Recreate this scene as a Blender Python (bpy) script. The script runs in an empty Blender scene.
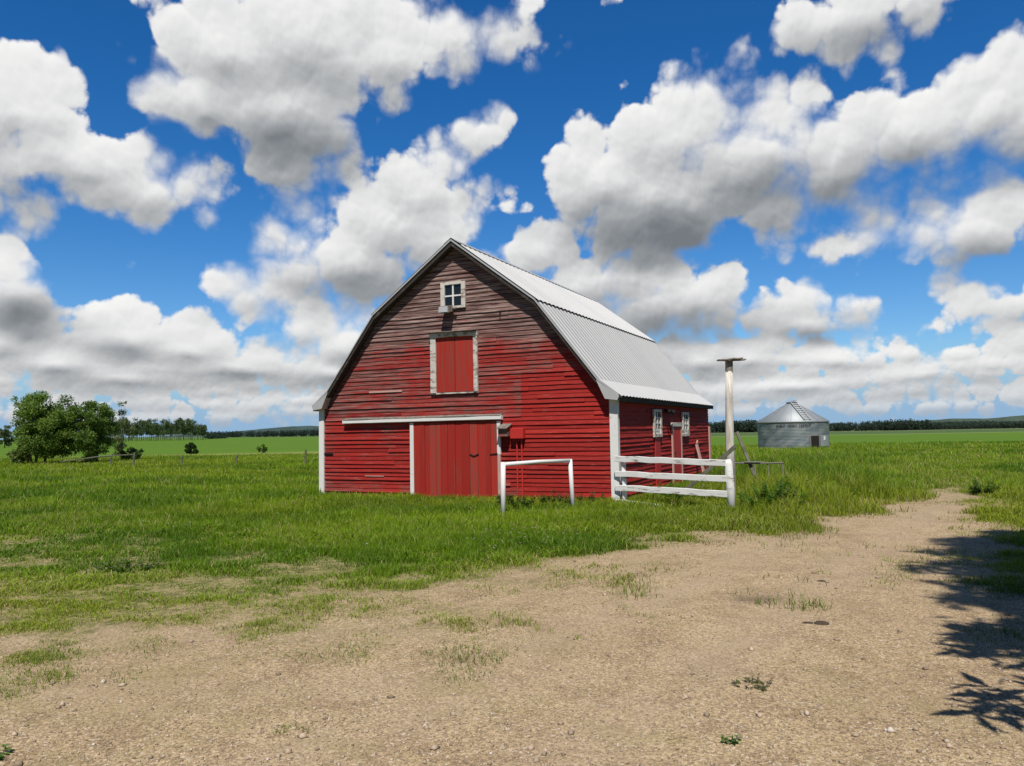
import bpy, math, random
import numpy as np
from mathutils import Matrix, Vector
R = math.radians
rng = np.random.default_rng(7); random.seed(7)
scene = bpy.context.scene
COL = scene.collection
BLOBS= [(-0.3601, 0.4542, 0.088, 0.0625), (-0.2631, 0.4758, 0.1311, 0.0791), (-0.1608, 0.4726, 0.0913, 0.054), (-0.2878, 0.392, 0.1163, 0.0693), (-0.3, 0.3341, 0.0751, 0.0392), (-0.0748, 0.4895, 0.0932, 0.0365), (-0.3944, 0.3967, 0.0569, 0.0515), (0.033, 0.5166, 0.0537, 0.0105), (-0.3357, 0.2965, 0.026, 0.0128), (-0.5806, 0.3527, 0.0578, 0.0581), (-0.5218, 0.3142, 0.0919, 0.0509), (-0.4433, 0.2952, 0.0714, 0.0401), (-0.4907, 0.2741, 0.0927, 0.0176), (-0.5653, 0.297, 0.0568, 0.0469), (-0.1272, 0.307, 0.0677, 0.0534), (-0.1458, 0.2638, 0.1058, 0.0568), (-0.2136, 0.2187, 0.113, 0.057), (-0.2997, 0.1764, 0.0863, 0.027), (-0.0914, 0.2458, 0.0549, 0.0451), (-0.0612, 0.3345, 0.0238, 0.0169), (-0.0341, 0.3773, 0.0266, 0.0282), (-0.5815, 0.1672, 0.0477, 0.0474), (-0.5669, 0.1281, 0.041, 0.0241), (-0.5894, 0.1072, 0.0543, 0.027), (-0.4679, 0.1195, 0.0647, 0.0347), (-0.3977, 0.1077, 0.0733, 0.0263), (-0.5328, 0.0853, 0.0776, 0.0269), (-0.2695, 0.1351, 0.0778, 0.0299), (-0.2141, 0.1119, 0.0873, 0.0431), (-0.3407, 0.0857, 0.1275, 0.027), (-0.4725, 0.0719, 0.1448, 0.0232), (-0.2328, 0.0802, 0.0988, 0.0304), (0.118, 0.3156, 0.0757, 0.0653), (0.2251, 0.3613, 0.1236, 0.0693), (0.2036, 0.286, 0.1329, 0.0677), (0.3287, 0.3329, 0.1329, 0.0661), (0.4089, 0.3109, 0.1115, 0.0581), (0.4858, 0.3315, 0.0986, 0.0575), (0.5663, 0.3365, 0.0852, 0.0628), (0.1704, 0.2453, 0.0959, 0.0371), (0.6078, 0.3272, 0.0538, 0.0654), (0.3321, 0.2686, 0.1179, 0.0376), (0.1808, 0.1632, 0.1267, 0.0531), (0.2438, 0.1724, 0.0692, 0.0423), (0.1043, 0.1854, 0.0934, 0.0585), (0.0399, 0.2318, 0.0552, 0.0353), (0.0145, 0.28, 0.0211, 0.0124), (-0.0524, 0.2181, 0.0525, 0.038), (0.4421, 0.4689, 0.1008, 0.0494), (0.5599, 0.2109, 0.0719, 0.043), (0.6027, 0.2306, 0.0448, 0.0374), (0.5066, 0.1826, 0.0402, 0.0134), (0.3685, 0.125, 0.0501, 0.0217), (0.4127, 0.2164, 0.0309, 0.0104), (0.4503, 0.2281, 0.0192, 0.0102), (0.5783, 0.1455, 0.0276, 0.0097), (0.3938, 0.0801, 0.0578, 0.0168), (0.2957, 0.0848, 0.0597, 0.0224), (0.241, 0.0845, 0.0738, 0.0278), (0.5578, 0.0683, 0.0525, 0.011), (0.4745, 0.0826, 0.0206, 0.0092), (0.4989, 0.0582, 0.1205, 0.0137), (0.3472, 0.0494, 0.138, 0.0171)]
DARK= [(-0.4984, 0.0977, 0.0605, 0.016, 0.35), (-0.3863, 0.0839, 0.0784, 0.012, 0.3), (-0.2878, 0.3466, 0.1037, 0.0483, 0.75), (-0.2192, 0.4029, 0.1142, 0.0395, 0.35), (-0.5648, 0.2708, 0.0567, 0.0274, 0.5), (-0.5669, 0.1324, 0.0411, 0.0284, 0.85), (-0.4644, 0.2638, 0.0634, 0.0157, 0.35), (-0.1631, 0.1885, 0.1022, 0.0328, 0.6), (-0.1177, 0.2205, 0.0778, 0.0302, 0.3), (0.1895, 0.2404, 0.1206, 0.042, 1.0), (0.3203, 0.2698, 0.1426, 0.0401, 0.75), (0.4781, 0.2782, 0.1355, 0.0374, 0.55), (0.5867, 0.2754, 0.0643, 0.0309, 0.5), (0.2297, 0.1166, 0.1114, 0.0303, 0.7), (0.1425, 0.1648, 0.0899, 0.0382, 0.45), (0.5535, 0.1769, 0.0665, 0.0196, 0.7), (0.4425, 0.4344, 0.0874, 0.0183, 0.5), (0.3724, 0.1103, 0.0521, 0.0121, 0.6), (-0.4409, 0.0735, 0.1706, 0.0118, 0.3), (-0.5331, 0.1043, 0.0485, 0.0157, 0.35), (0.1061, 0.2609, 0.0652, 0.0372, 0.5), (-0.2325, 0.1809, 0.0746, 0.0175, 0.5)]
GRASS= [(-21.44, 32.27, 1, 0.42, 0.2), (-14.27, 30.33, 1, 0.42, 0.15), (-7.91, 28.62, 1, 0.36, 0.1), (-11.57, 19.74, 1, 0.36, 0.15), (-7.72, 19.05, 1, 0.34, 0.1), (-4.63, 18.49, 1, 0.26, 0.1), (-2.19, 18.05, 1, 0.24, 0.05), (-0.69, 15.7, 1, 0.24, 0.1), (0.94, 16.0, 1, 0.24, 0.1), (2.75, 15.71, 1, 0.24, 0.1), (3.83, 14.47, 1, 0.2, 0.2), (-10.21, 15.4, 1, 0.22, 0.35), (-8.06, 15.1, 1, 0.24, 0.35), (-6.0, 14.8, 1, 0.26, 0.35), (-3.81, 13.77, 1, 0.28, 0.2), (-2.0, 13.53, 1, 0.3, 0.1), (-0.24, 12.66, 1, 0.26, 0.1), (1.44, 13.07, 1, 0.25, 0.1), (2.96, 13.12, 1, 0.14, 0.3), (-8.29, 12.51, 0.91, 0.07, 0.4), (-7.05, 12.05, 0.76, 0.06, 0.5), (-6.06, 12.25, 0.86, 0.08, 0.4), (-4.58, 12.08, 0.96, 0.1, 0.35), (-3.15, 11.42, 1.0, 0.14, 0.3), (-1.91, 11.0, 1.0, 0.2, 0.2), (-0.77, 10.97, 0.95, 0.18, 0.15), (0.07, 10.79, 0.9, 0.14, 0.2), (1.07, 11.13, 0.9, 0.12, 0.2), (1.97, 11.31, 0.6, 0.06, 0.4), (2.9, 12.15, 0.6, 0.05, 0.5), (3.93, 13.54, 0.6, 0.08, 0.8), (3.22, 14.24, 0.9, 0.12, 0.9), (-6.46, 9.77, 0.81, 0.06, 0.4), (-5.47, 9.36, 0.86, 0.05, 0.3), (-4.5, 9.59, 0.76, 0.05, 0.4), (-3.47, 9.83, 0.76, 0.06, 0.4), (-2.44, 9.73, 0.76, 0.06, 0.4), (-1.4, 9.49, 0.71, 0.06, 0.4), (-0.55, 9.41, 0.5, 0.05, 0.5), (0.17, 9.15, 0.35, 0.04, 0.5), (0.92, 9.54, 0.35, 0.04, 0.5), (1.59, 9.9, 0.1, 0.03, 0.6), (2.37, 9.97, 0.02, 0.03, 0.6), (-4.69, 7.55, 0.96, 0.05, 0.2), (-4.15, 7.8, 0.91, 0.05, 0.2), (-3.49, 8.11, 0.76, 0.04, 0.3), (-2.56, 8.13, 0.76, 0.04, 0.3), (-1.78, 8.36, 0.51, 0.04, 0.5), (-0.89, 8.14, 0.25, 0.03, 0.6), (-0.16, 7.85, 0.2, 0.03, 0.7), (0.52, 7.57, 0.06, 0.03, 0.8), (1.81, 7.69, 0.0, 0.02, 1), (-4.27, 6.48, 0.4, 0.03, 0.5), (-3.42, 6.43, 0.22, 0.03, 0.7), (-2.64, 6.53, 0.2, 0.03, 0.7), (-1.88, 6.8, 0.28, 0.03, 0.7), (-1.0, 6.74, 0.36, 0.03, 0.6), (-2.41, 5.96, 0.2, 0.03, 0.6), (-1.02, 5.88, 0.2, 0.03, 0.6), (-1.39, 5.04, 0.08, 0.03, 0.8), (-2.71, 5.1, 0.1, 0.03, 0.8), (-2.48, 4.18, 0.05, 0.03, 0.8), (-1.67, 4.15, 0.05, 0.03, 0.8), (-0.65, 4.37, 0.05, 0.03, 0.8), (2.05, 5.7, 0.02, 0.02, 0.9), (1.69, 5.07, 0.12, 0.03, 0.5), (1.52, 4.56, 0.05, 0.02, 0.8), (0.52, 4.94, 0, 0.02, 1), (-0.1, 4.09, 0, 0.02, 1), (1.02, 6.01, 0, 0.02, 1), (2.88, 5.9, 0.02, 0.02, 1), (1.99, 4.12, 0, 0.02, 1), (3.07, 4.82, 0.05, 0.02, 0.8), (4.21, 9.78, 0, 0.02, 1), (3.36, 9.87, 0, 0.02, 1), (6.17, 12.43, 0.0, 0.02, 1), (5.98, 13.83, 0.1, 0.03, 0.7), (7.96, 15.22, 0.06, 0.03, 0.9), (5.1, 16.1, 1, 0.95, 0.15), (6.19, 16.77, 1, 0.9, 0.1), (7.56, 17.98, 1, 0.7, 0.1), (2.37, 10.54, 0.05, 0.03, 0.6), (3.0, 11.09, 0.03, 0.02, 0.8), (3.88, 11.8, 0.03, 0.02, 0.8), (4.83, 12.49, 0.03, 0.02, 0.8), (5.8, 13.42, 0.03, 0.02, 0.8), (6.91, 14.67, 0.05, 0.02, 0.8), (4.57, 13.89, 0.9, 0.15, 0.4), (5.83, 14.33, 0.7, 0.1, 0.3), (7.98, 17.39, 0.8, 0.2, 0.3), (9.43, 19.95, 1, 0.5, 0.3), (7.64, 22.21, 1, 1.0, 0.1), (10.03, 23.78, 1, 0.9, 0.1), (11.65, 23.35, 1, 0.5, 0.3), (11.92, 21.16, 0.9, 0.15, 0.5), (10.2, 18.55, 0.35, 0.05, 0.9), (10.58, 18.18, 0.3, 0.05, 0.9), (11.58, 18.84, 0.95, 0.18, 0.2), (12.57, 19.25, 1, 0.25, 0.2), (9.38, 14.98, 0.8, 0.12, 0.3), (8.74, 13.42, 0.95, 0.2, 0.1), (8.91, 14.7, 0.3, 0.05, 0.6), (7.02, 10.72, 0.95, 0.12, 0.1), (6.71, 10.76, 0.5, 0.06, 0.3), (5.8, 9.62, 0.45, 0.05, 0.3), (5.6, 8.65, 0.7, 0.07, 0.2), (6.38, 10.79, 0.1, 0.03, 0.5), (4.85, 7.45, 0.2, 0.03, 0.5), (4.26, 7.5, 0.0, 0.02, 1), (7.62, 13.59, 0.05, 0.02, 0.8), (18.06, 36.09, 1, 0.5, 0.35), (13.29, 35.84, 1, 0.55, 0.3), (22.04, 34.3, 1, 0.35, 0.35), (15.7, 27.83, 1, 0.25, 0.4), (-0.95, 6.42, 0.22, 0.03, 0.6), (9.96, 37.25, 1, 0.45, 0.2), (3.57, 31.92, 1, 0.4, 0.2), (-4.88, 21.72, 1, 0.2, 0.1), (-1.95, 20.46, 1, 0.2, 0.1), (0.39, 18.85, 1, 0.2, 0.1), (2.0, 18.02, 1, 0.22, 0.1), (5.33, 17.9, 1, 0.7, 0.15), (6.79, 18.4, 1, 0.95, 0.15), (5.12, 14.95, 1, 0.3, 0.2)]

# ------------------------------------------------------------------ helpers
class NT:
    """small node-tree builder"""
    def __init__(s, tree): s.t = tree; s.n = tree.nodes; s.l = tree.links
    def node(s, typ, **kw):
        nd = s.n.new(typ)
        for k, v in kw.items(): setattr(nd, k, v)
        return nd
    def put(s, sock, v):
        if v is None: return
        if isinstance(v, bpy.types.NodeSocket): s.l.new(v, sock)
        else:
            if sock.type == 'RGBA' and not isinstance(v, (int, float)) and len(v) == 3: v = (*v, 1)
            if sock.type == 'RGBA' and isinstance(v, (int, float)): v = (v, v, v, 1)
            sock.default_value = v
    def m(s, op, a, b=None, c=None, clamp=False):
        nd = s.node('ShaderNodeMath', operation=op, use_clamp=clamp)
        for i, v in enumerate((a, b, c)): s.put(nd.inputs[i], v)
        return nd.outputs[0]
    def vm(s, op, a, b=None, c=None):
        nd = s.node('ShaderNodeVectorMath', operation=op)
        s.put(nd.inputs[0], a); s.put(nd.inputs[1], b)
        if c is not None: s.put(nd.inputs[2], c)
        return nd.outputs['Value'] if op in ('LENGTH', 'DOT_PRODUCT', 'DISTANCE') else nd.outputs['Vector']
    def noise(s, vec, scale, detail=4, rough=.55, lac=2.0, dist=0, dim='3D'):
        nd = s.node('ShaderNodeTexNoise', noise_dimensions=dim)
        s.put(nd.inputs['Vector'], vec)
        for k, v in (('Scale', scale), ('Detail', detail), ('Roughness', rough), ('Lacunarity', lac), ('Distortion', dist)): s.put(nd.inputs[k], v)
        return nd.outputs['Fac']
    def noisec(s, vec, scale, detail=2, rough=.55):
        nd = s.node('ShaderNodeTexNoise'); s.put(nd.inputs['Vector'], vec)
        for k, v in (('Scale', scale), ('Detail', detail), ('Roughness', rough)): s.put(nd.inputs[k], v)
        return nd.outputs['Color']
    def voro(s, vec, scale, feature='F1', out='Distance'):
        nd = s.node('ShaderNodeTexVoronoi', feature=feature); s.put(nd.inputs['Vector'], vec); s.put(nd.inputs['Scale'], scale)
        return nd.outputs[out]
    def ramp(s, x, a, b, c=0., d=1., smooth=True):
        nd = s.node('ShaderNodeMapRange', interpolation_type='SMOOTHSTEP' if smooth else 'LINEAR')
        for i, v in enumerate((x, a, b, c, d)): s.put(nd.inputs[i], v)
        return nd.outputs[0]
    def mix(s, f, a, b, mode='MIX'):
        nd = s.node('ShaderNodeMix', data_type='RGBA', blend_type=mode)
        s.put(nd.inputs[0], f); s.put(nd.inputs[6], a); s.put(nd.inputs[7], b)
        return nd.outputs[2]
    def xyz(s, v):
        nd = s.node('ShaderNodeSeparateXYZ'); s.put(nd.inputs[0], v); return nd.outputs
    def cxyz(s, x, y, z=0.):
        nd = s.node('ShaderNodeCombineXYZ')
        for i, v in enumerate((x, y, z)): s.put(nd.inputs[i], v)
        return nd.outputs[0]
    def attr(s, name, out='Fac'):
        nd = s.node('ShaderNodeAttribute', attribute_name=name); return nd.outputs[out]
    def obj(s): return s.node('ShaderNodeTexCoord').outputs['Object']
    def bump(s, h, strength=.3, dist=.01):
        nd = s.node('ShaderNodeBump'); s.put(nd.inputs['Height'], h); nd.inputs['Strength'].default_value = strength; nd.inputs['Distance'].default_value = dist
        return nd.outputs[0]

def mat(name, fn):
    m = bpy.data.materials.new(name); m.use_nodes = True
    T = NT(m.node_tree); b = m.node_tree.nodes['Principled BSDF']
    fn(T, b); return m
def setb(T, b, color=None, rough=None, metal=None, normal=None, spec=None):
    if color is not None: T.put(b.inputs['Base Color'], color)
    if rough is not None: T.put(b.inputs['Roughness'], rough)
    if metal is not None: T.put(b.inputs['Metallic'], metal)
    if normal is not None: T.put(b.inputs['Normal'], normal)
    if spec is not None: T.put(b.inputs['Specular IOR Level'], spec)

def link(o, parent=None):
    COL.objects.link(o)
    if parent is not None: o.parent = parent
    return o
def tag(o, label=None, cat=None, group=None, kind=None):
    if label: o['label'] = label
    if cat: o['category'] = cat
    if group: o['group'] = group
    if kind: o['kind'] = kind
    return o
def thing(name, label, cat, loc=(0, 0, 0), rz=0., group=None):
    o = bpy.data.objects.new(name, None); o.location = loc; o.rotation_euler = (0, 0, rz); o.empty_display_size = .2
    return tag(link(o), label, cat, group)

class MB:
    """collects polygons for one mesh object"""
    def __init__(s): s.v = []; s.f = []; s.a = []; s.cur = 0.
    def add(s, vs, fs):
        o = len(s.v); s.v += [tuple(p) for p in vs]; s.f += [[i + o for i in f] for f in fs]; s.a += [s.cur] * len(vs); return s
    def hexa(s, p):   # 8 points: bottom 4 ccw, top 4
        return s.add(p, [(3, 2, 1, 0), (4, 5, 6, 7), (0, 1, 5, 4), (1, 2, 6, 5), (2, 3, 7, 6), (3, 0, 4, 7)])
    def box(s, x0, x1, y0, y1, z0, z1, ch=0.):
        if ch <= 0: return s.hexa([(x0, y0, z0), (x1, y0, z0), (x1, y1, z0), (x0, y1, z0), (x0, y0, z1), (x1, y0, z1), (x1, y1, z1), (x0, y1, z1)])
        c = ch; vs = []
        for z, k in ((z0, 1), (z0 + c, 0), (z1 - c, 0), (z1, 1)):
            e = c * k
            vs += [(x0 + c + e * .3, y0 + e, z), (x1 - c - e * .3, y0 + e, z), (x1 - e, y0 + c + e * .3, z), (x1 - e, y1 - c - e * .3, z), (x1 - c - e * .3, y1 - e, z), (x0 + c + e * .3, y1 - e, z), (x0 + e, y1 - c - e * .3, z), (x0 + e, y0 + c + e * .3, z)]
        fs = [tuple(range(7, -1, -1)), tuple(range(24, 32))]
        for k in range(3):
            for i in range(8): fs.append((k * 8 + i, k * 8 + (i + 1) % 8, k * 8 + 8 + (i + 1) % 8, k * 8 + 8 + i))
        return s.add(vs, fs)
    def beam(s, p, q, w, h, up=(0, 0, 1), jit=0., seg=1):
        """rectangular timber from p to q, with optional irregularity"""
        p = Vector(p); q = Vector(q); d = (q - p).normalized(); sd = d.cross(Vector(up)).normalized(); u = sd.cross(d).normalized()
        o = len(s.v); n = seg + 1; vs = []; c = min(w, h) * .14
        for k in range(n):
            t = k / seg; cpt = p.lerp(q, t) + sd * random.uniform(-jit, jit) + u * random.uniform(-jit, jit)
            ww = w / 2 * (1 + random.uniform(-jit, jit) * 3); hh = h / 2 * (1 + random.uniform(-jit, jit) * 3)
            for a, b in ((-ww + c, -hh), (ww - c, -hh), (ww, -hh + c), (ww, hh - c), (ww - c, hh), (-ww + c, hh), (-ww, hh - c), (-ww, -hh + c)):
                vs.append(cpt + sd * a + u * b)
        fs = [tuple(range(8)), tuple(range(8 * n - 1, 8 * n - 9, -1))]
        for k in range(seg):
            for i in range(8): fs.append((k * 8 + (i + 1) % 8, k * 8 + i, k * 8 + 8 + i, k * 8 + 8 + (i + 1) % 8))
        return s.add(vs, fs)
    def tube(s, pts, rads, n=10, cap=True, jit=0.):
        pts = [Vector(p) for p in pts]; vs = []
        for k, p in enumerate(pts):
            d = (pts[min(k + 1, len(pts) - 1)] - pts[max(k - 1, 0)]).normalized()
            ref = Vector((0, 0, 1)) if abs(d.z) < .9 else Vector((1, 0, 0))
            a = d.cross(ref).normalized(); b = d.cross(a)
            r = rads[k] if isinstance(rads, (list, tuple)) else rads
            for i in range(n):
                t = 2 * math.pi * i / n; rr = r * (1 + random.uniform(-jit, jit))
                vs.append(p + a * math.cos(t) * rr + b * math.sin(t) * rr)
        fs = []
        for k in range(len(pts) - 1):
            for i in range(n): fs.append((k * n + (i + 1) % n, k * n + i, k * n + n + i, k * n + n + (i + 1) % n))
        if cap: fs += [tuple(range(n)), tuple(range(len(pts) * n - 1, len(pts) * n - n - 1, -1))]
        return s.add(vs, fs)
    def build(s, name, m, parent=None, smooth=False, label=None):
        me = bpy.data.meshes.new(name); me.from_pydata([tuple(v) for v in s.v], [], s.f)
        at = me.attributes.new('bv', 'FLOAT', 'POINT'); at.data.foreach_set('value', np.array(s.a, dtype=np.float32))
        me.materials.append(m)
        if smooth: me.polygons.foreach_set('use_smooth', [True] * len(me.polygons))
        me.update()
        o = link(bpy.data.objects.new(name, me), parent)
        if label: o['label'] = label
        return o

def npmesh(name, V, F, m, parent=None, col=None, smooth=False, attrs=None, linkit=True):
    """V (n,3), F (k,sides) arrays"""
    me = bpy.data.meshes.new(name); n, k, sd = len(V), len(F), F.shape[1]
    me.vertices.add(n); me.vertices.foreach_set('co', np.ascontiguousarray(V, dtype=np.float32).ravel())
    me.loops.add(k * sd); me.loops.foreach_set('vertex_index', np.ascontiguousarray(F, dtype=np.int32).ravel())
    me.polygons.add(k); me.polygons.foreach_set('loop_start', np.arange(0, k * sd, sd, dtype=np.int32))
    me.polygons.foreach_set('loop_total', np.full(k, sd, dtype=np.int32))
    if smooth: me.polygons.foreach_set('use_smooth', np.ones(k, dtype=bool))
    me.update(calc_edges=True)
    if col is not None:
        c = np.ones((n, 4), dtype=np.float32); c[:, :3] = col
        at = me.attributes.new('Col', 'FLOAT_COLOR', 'POINT'); at.data.foreach_set('color', c.ravel())
    for nm, arr in (attrs or {}).items():
        at = me.attributes.new(nm, 'FLOAT', 'POINT'); at.data.foreach_set('value', np.asarray(arr, dtype=np.float32))
    me.materials.append(m)
    if not linkit: return me
    return link(bpy.data.objects.new(name, me), parent)

_perm = rng.random((256, 256))
def vnoise(x, y):
    xi = np.floor(x).astype(int); yi = np.floor(y).astype(int); fx = x - xi; fy = y - yi
    fx = fx * fx * (3 - 2 * fx); fy = fy * fy * (3 - 2 * fy)
    g = lambda i, j: _perm[i & 255, j & 255]
    return (g(xi, yi) * (1 - fx) + g(xi + 1, yi) * fx) * (1 - fy) + (g(xi, yi + 1) * (1 - fx) + g(xi + 1, yi + 1) * fx) * fy
def fbm(x, y, o=4):
    s = 0; a = .5; t = 0
    for k in range(o): s = s + a * vnoise(x * 2 ** k + 17.3 * k, y * 2 ** k + 9.1 * k); t += a; a *= .5
    return s / t
def sstep(a, b, x): t = np.clip((x - a) / (b - a), 0, 1); return t * t * (3 - 2 * t)

# ------------------------------------------------------------------ terrain fields
GR = np.array(GRASS)
def fields(x, y):
    """cover, blade height, dryness of the turf at ground points"""
    yy = np.maximum(y, 2.5); u = x / yy; v = 3.4 / yy
    u = u + (fbm(x * .9 + 7, y * .9, 4) - .5) * .16; v = v + ((fbm(x * .55 + 31, y * .9 + 5, 4) - .5) * .9 / yy) * np.clip(yy / 9, .5, 1.2)
    gu = GR[:, 0] / GR[:, 1]; gv = 3.4 / GR[:, 1]
    out = np.zeros((3, len(x)))
    for i in range(0, len(x), 20000):
        sl = slice(i, i + 20000)
        w = 1 / ((u[sl, None] - gu) ** 2 + (v[sl, None] - gv) ** 2 + 6e-4) ** 1.7
        w /= w.sum(1, keepdims=True)
        out[:, sl] = (w @ GR[:, 2:5]).T
    return out
def zground(x, y):
    k = np.interp(np.clip(x / np.maximum(y, 1), -.7, .7), [-.35, .1, .5], [.0012, .0045, .0066])
    z = -k * np.maximum(0, np.minimum(y, 900) - 70)
    near = np.exp(-np.maximum(0, y - 40) / 30)
    return z + (fbm(x * .35 + 40, y * .35 + 11, 3) - .5) * .10 * near + (fbm(x * 1.7, y * 1.7, 2) - .5) * .025 * near

# ------------------------------------------------------------------ materials
def wood_wear(T, v, fresh, gray1, gray2, lo, hi, sx=1.2, sz=26, bias=None):
    """painted boards worn along their grain; v is an object coordinate"""
    g = T.noise(T.vm('MULTIPLY', v, (sx, sx, sz)), 1., 6, .65)
    big = T.noise(v, .9, 3, .6)
    w = T.m('ADD', T.m('MULTIPLY', g, .65), T.m('MULTIPLY', big, .35))
    if bias is not None: w = T.m('ADD', w, bias)
    k = T.ramp(w, lo, hi)
    gr = T.mix(T.ramp(T.noise(T.vm('MULTIPLY', v, (1.2, 1.2, 34)), 1., 4, .65), .36, .66), gray1, gray2)
    return T.mix(k, fresh, gr), g

def f_siding(T, b):
    v = T.obj(); X, Y, Z = T.xyz(v); bv = T.attr('bv')
    red = T.mix(bv, (.235, .012, .009), (.48, .028, .018))
    red = T.mix(T.m('MULTIPLY', T.noise(T.vm('MULTIPLY', v, (.7, .7, 6)), 1., 5), .5), red, (.14, .008, .009))
    hi = T.ramp(T.m('ADD', Z, T.m('MULTIPLY', T.m('SUBTRACT', T.noise(v, .8, 4), .5), 1.8)), 3.3, 4.7)
    low = T.ramp(Z, .7, .1, 0., .04)
    patch = T.m('MULTIPLY', T.ramp(X, -2.36, -2.30), T.ramp(Z, 2.85, 2.78))       # the newer repainted area
    lefty = T.ramp(X, -5., -8.2, 0., .04)
    old = T.m('MULTIPLY', T.m('MULTIPLY', T.ramp(Z, 1.9, 2.2, .2, 1.), T.m('SUBTRACT', 1., T.m('MULTIPLY', T.ramp(X, -2.36, -2.30), T.ramp(Z, 3.3, 2.8)))), .105)
    bias = T.m('ADD', T.m('ADD', T.m('ADD', T.m('MULTIPLY', hi, .16), old), low), T.m('ADD', lefty, T.m('SUBTRACT', T.m('MULTIPLY', T.m('SUBTRACT', bv, .5), .12), T.m('MULTIPLY', patch, .07))))
    c, g = wood_wear(T, v, red, (.085, .026, .022), T.mix(hi, (.28, .13, .11), (.42, .31, .27)), .55, .68, 1.5, 52, bias)
    pinks = T.m('MULTIPLY', T.ramp(T.noise(T.vm('MULTIPLY', v, (1.6, 1.6, 40)), 1.7, 4, .7), .58, .72), .5)
    c = T.mix(pinks, c, (.50, .30, .26))
    c = T.mix(T.m('MULTIPLY', hi, T.ramp(T.noise(T.vm('MULTIPLY', v, (.6, .6, 14)), 1., 4, .6), .45, .62, .1, .75)), c, (.070, .032, .029))
    setb(T, b, c, .78, normal=T.bump(g, .5, .006), spec=.25)
M_siding = mat('painted_siding', f_siding)
def f_reddoor(T, b):
    v = T.obj(); bv = T.attr('bv')
    red = T.mix(bv, (.30, .018, .012), (.46, .032, .020))
    g = T.noise(T.vm('MULTIPLY', v, (22, 22, 1.)), 1., 6, .65)
    k = T.ramp(T.m('ADD', g, T.m('MULTIPLY', T.m('SUBTRACT', bv, .5), .16)), .44, .66)
    c = T.mix(T.m('MULTIPLY', k, .8), red, (.20, .065, .046))
    setb(T, b, c, .75, normal=T.bump(g, .4, .005), spec=.25)
M_door = mat('red_planks', f_reddoor)
def f_red(T, b):
    v = T.obj(); setb(T, b, T.mix(T.noise(v, 6, 5), (.40, .016, .012), (.56, .026, .020)), .65)
M_red = mat('red_paint', f_red)
def paint(name, base, worn, lo, hi, sx=3, sy=3, sz=3, rough=.65):
    def f(T, b):
        v = T.obj(); g = T.noise(T.vm('MULTIPLY', v, (sx, sy, sz)), 1., 7, .68)
        k = T.ramp(g, lo, hi); base2 = T.mix(T.noise(v, 2.3, 4), base, [x * .82 for x in base])
        setb(T, b, T.mix(k, base2, worn), rough, normal=T.bump(g, .35, .004), spec=.3)
    return mat(name, f)
M_white = paint('white_paint', (.80, .79, .76), (.34, .31, .27), .60, .72, 7, 7, 3)
M_whiteworn = paint('worn_white_paint', (.66, .62, .56), (.25, .20, .16), .50, .62, 4, 4, 9)
M_whitefence = paint('flaking_fence_paint', (.84, .83, .80), (.27, .225, .18), .54, .63, 2.2, 2.2, 14)
M_pipe = paint('white_pipe_paint', (.82, .81, .79), (.5, .46, .42), .66, .78, 6, 6, 6)
M_pinkworn = paint('worn_pink_trim', (.62, .36, .31), (.42, .30, .25), .5, .65, 9, 9, 3)
M_gray = paint('weathered_wood', (.27, .24, .21), (.13, .11, .095), .45, .62, 14, 14, 3, .85)
M_graylong = paint('weathered_plank', (.155, .15, .11), (.085, .085, .055), .45, .6, 5, 5, 5, .85)
M_postpale = paint('bleached_post', (.74, .71, .65), (.44, .38, .30), .45, .66, 14, 14, 1.4, .85)
M_dark = paint('dark_timber', (.045, .038, .034), (.10, .085, .075), .5, .7, 6, 6, 6, .9)
M_box = paint('birdhouse_wood', (.30, .085, .065), (.20, .14, .115), .46, .6, 12, 12, 5, .85)
def f_glass(T, b):
    setb(T, b, (.012, .016, .016), .08, spec=.6)
M_glass = mat('dark_glass', f_glass)
def f_black(T, b): setb(T, b, (.008, .008, .008), .9)
M_black = mat('black_void', f_black)
def f_roof(T, b):
    v = T.obj(); X, Y, Z = T.xyz(v)
    sheet = T.m('FLOORED_MODULO', T.m('FLOOR', T.m('MULTIPLY', Y, 1.52)), 7.)
    n = T.noise(T.vm('MULTIPLY', v, (.6, 2.5, .6)), 1., 5, .6)
    c = T.mix(n, (.60, .60, .58), (.69, .69, .665))
    c = T.mix(T.m('MULTIPLY', T.ramp(T.voro(T.cxyz(sheet, 0, 0), 3.1, out='Color'), .3, .9), .22), c, (.45, .46, .47))
    c = T.mix(T.m('MULTIPLY', T.ramp(T.noise(T.vm('MULTIPLY', v, (1, 9, 1)), 1.3, 4), .55, .75), .3), c, (.40, .40, .40))
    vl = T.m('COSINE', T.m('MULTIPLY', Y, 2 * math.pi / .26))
    c = T.mix(T.ramp(vl, .1, -.9, 0., .85), c, (.22, .225, .23))  # corrugation shading painted in: valley stripes darkened in the base colour
    c = T.mix(T.ramp(Z, 4.75, 4.70, 0., .30), c, (.33, .335, .335)); c = T.mix(T.ramp(Z, 2.83, 2.79, 0., .35), c, (.64, .64, .63))  # shading by slope put into the colour: steep lower slope darker, skirt lighter
    setb(T, b, c, .6, .0, spec=.35)
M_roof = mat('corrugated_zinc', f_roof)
def f_flash(T, b):
    v = T.obj(); setb(T, b, T.mix(T.noise(v, 3, 5), (.42, .43, .43), (.60, .60, .59)), .5, .3)
M_flash = mat('zinc_flashing', f_flash)
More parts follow.
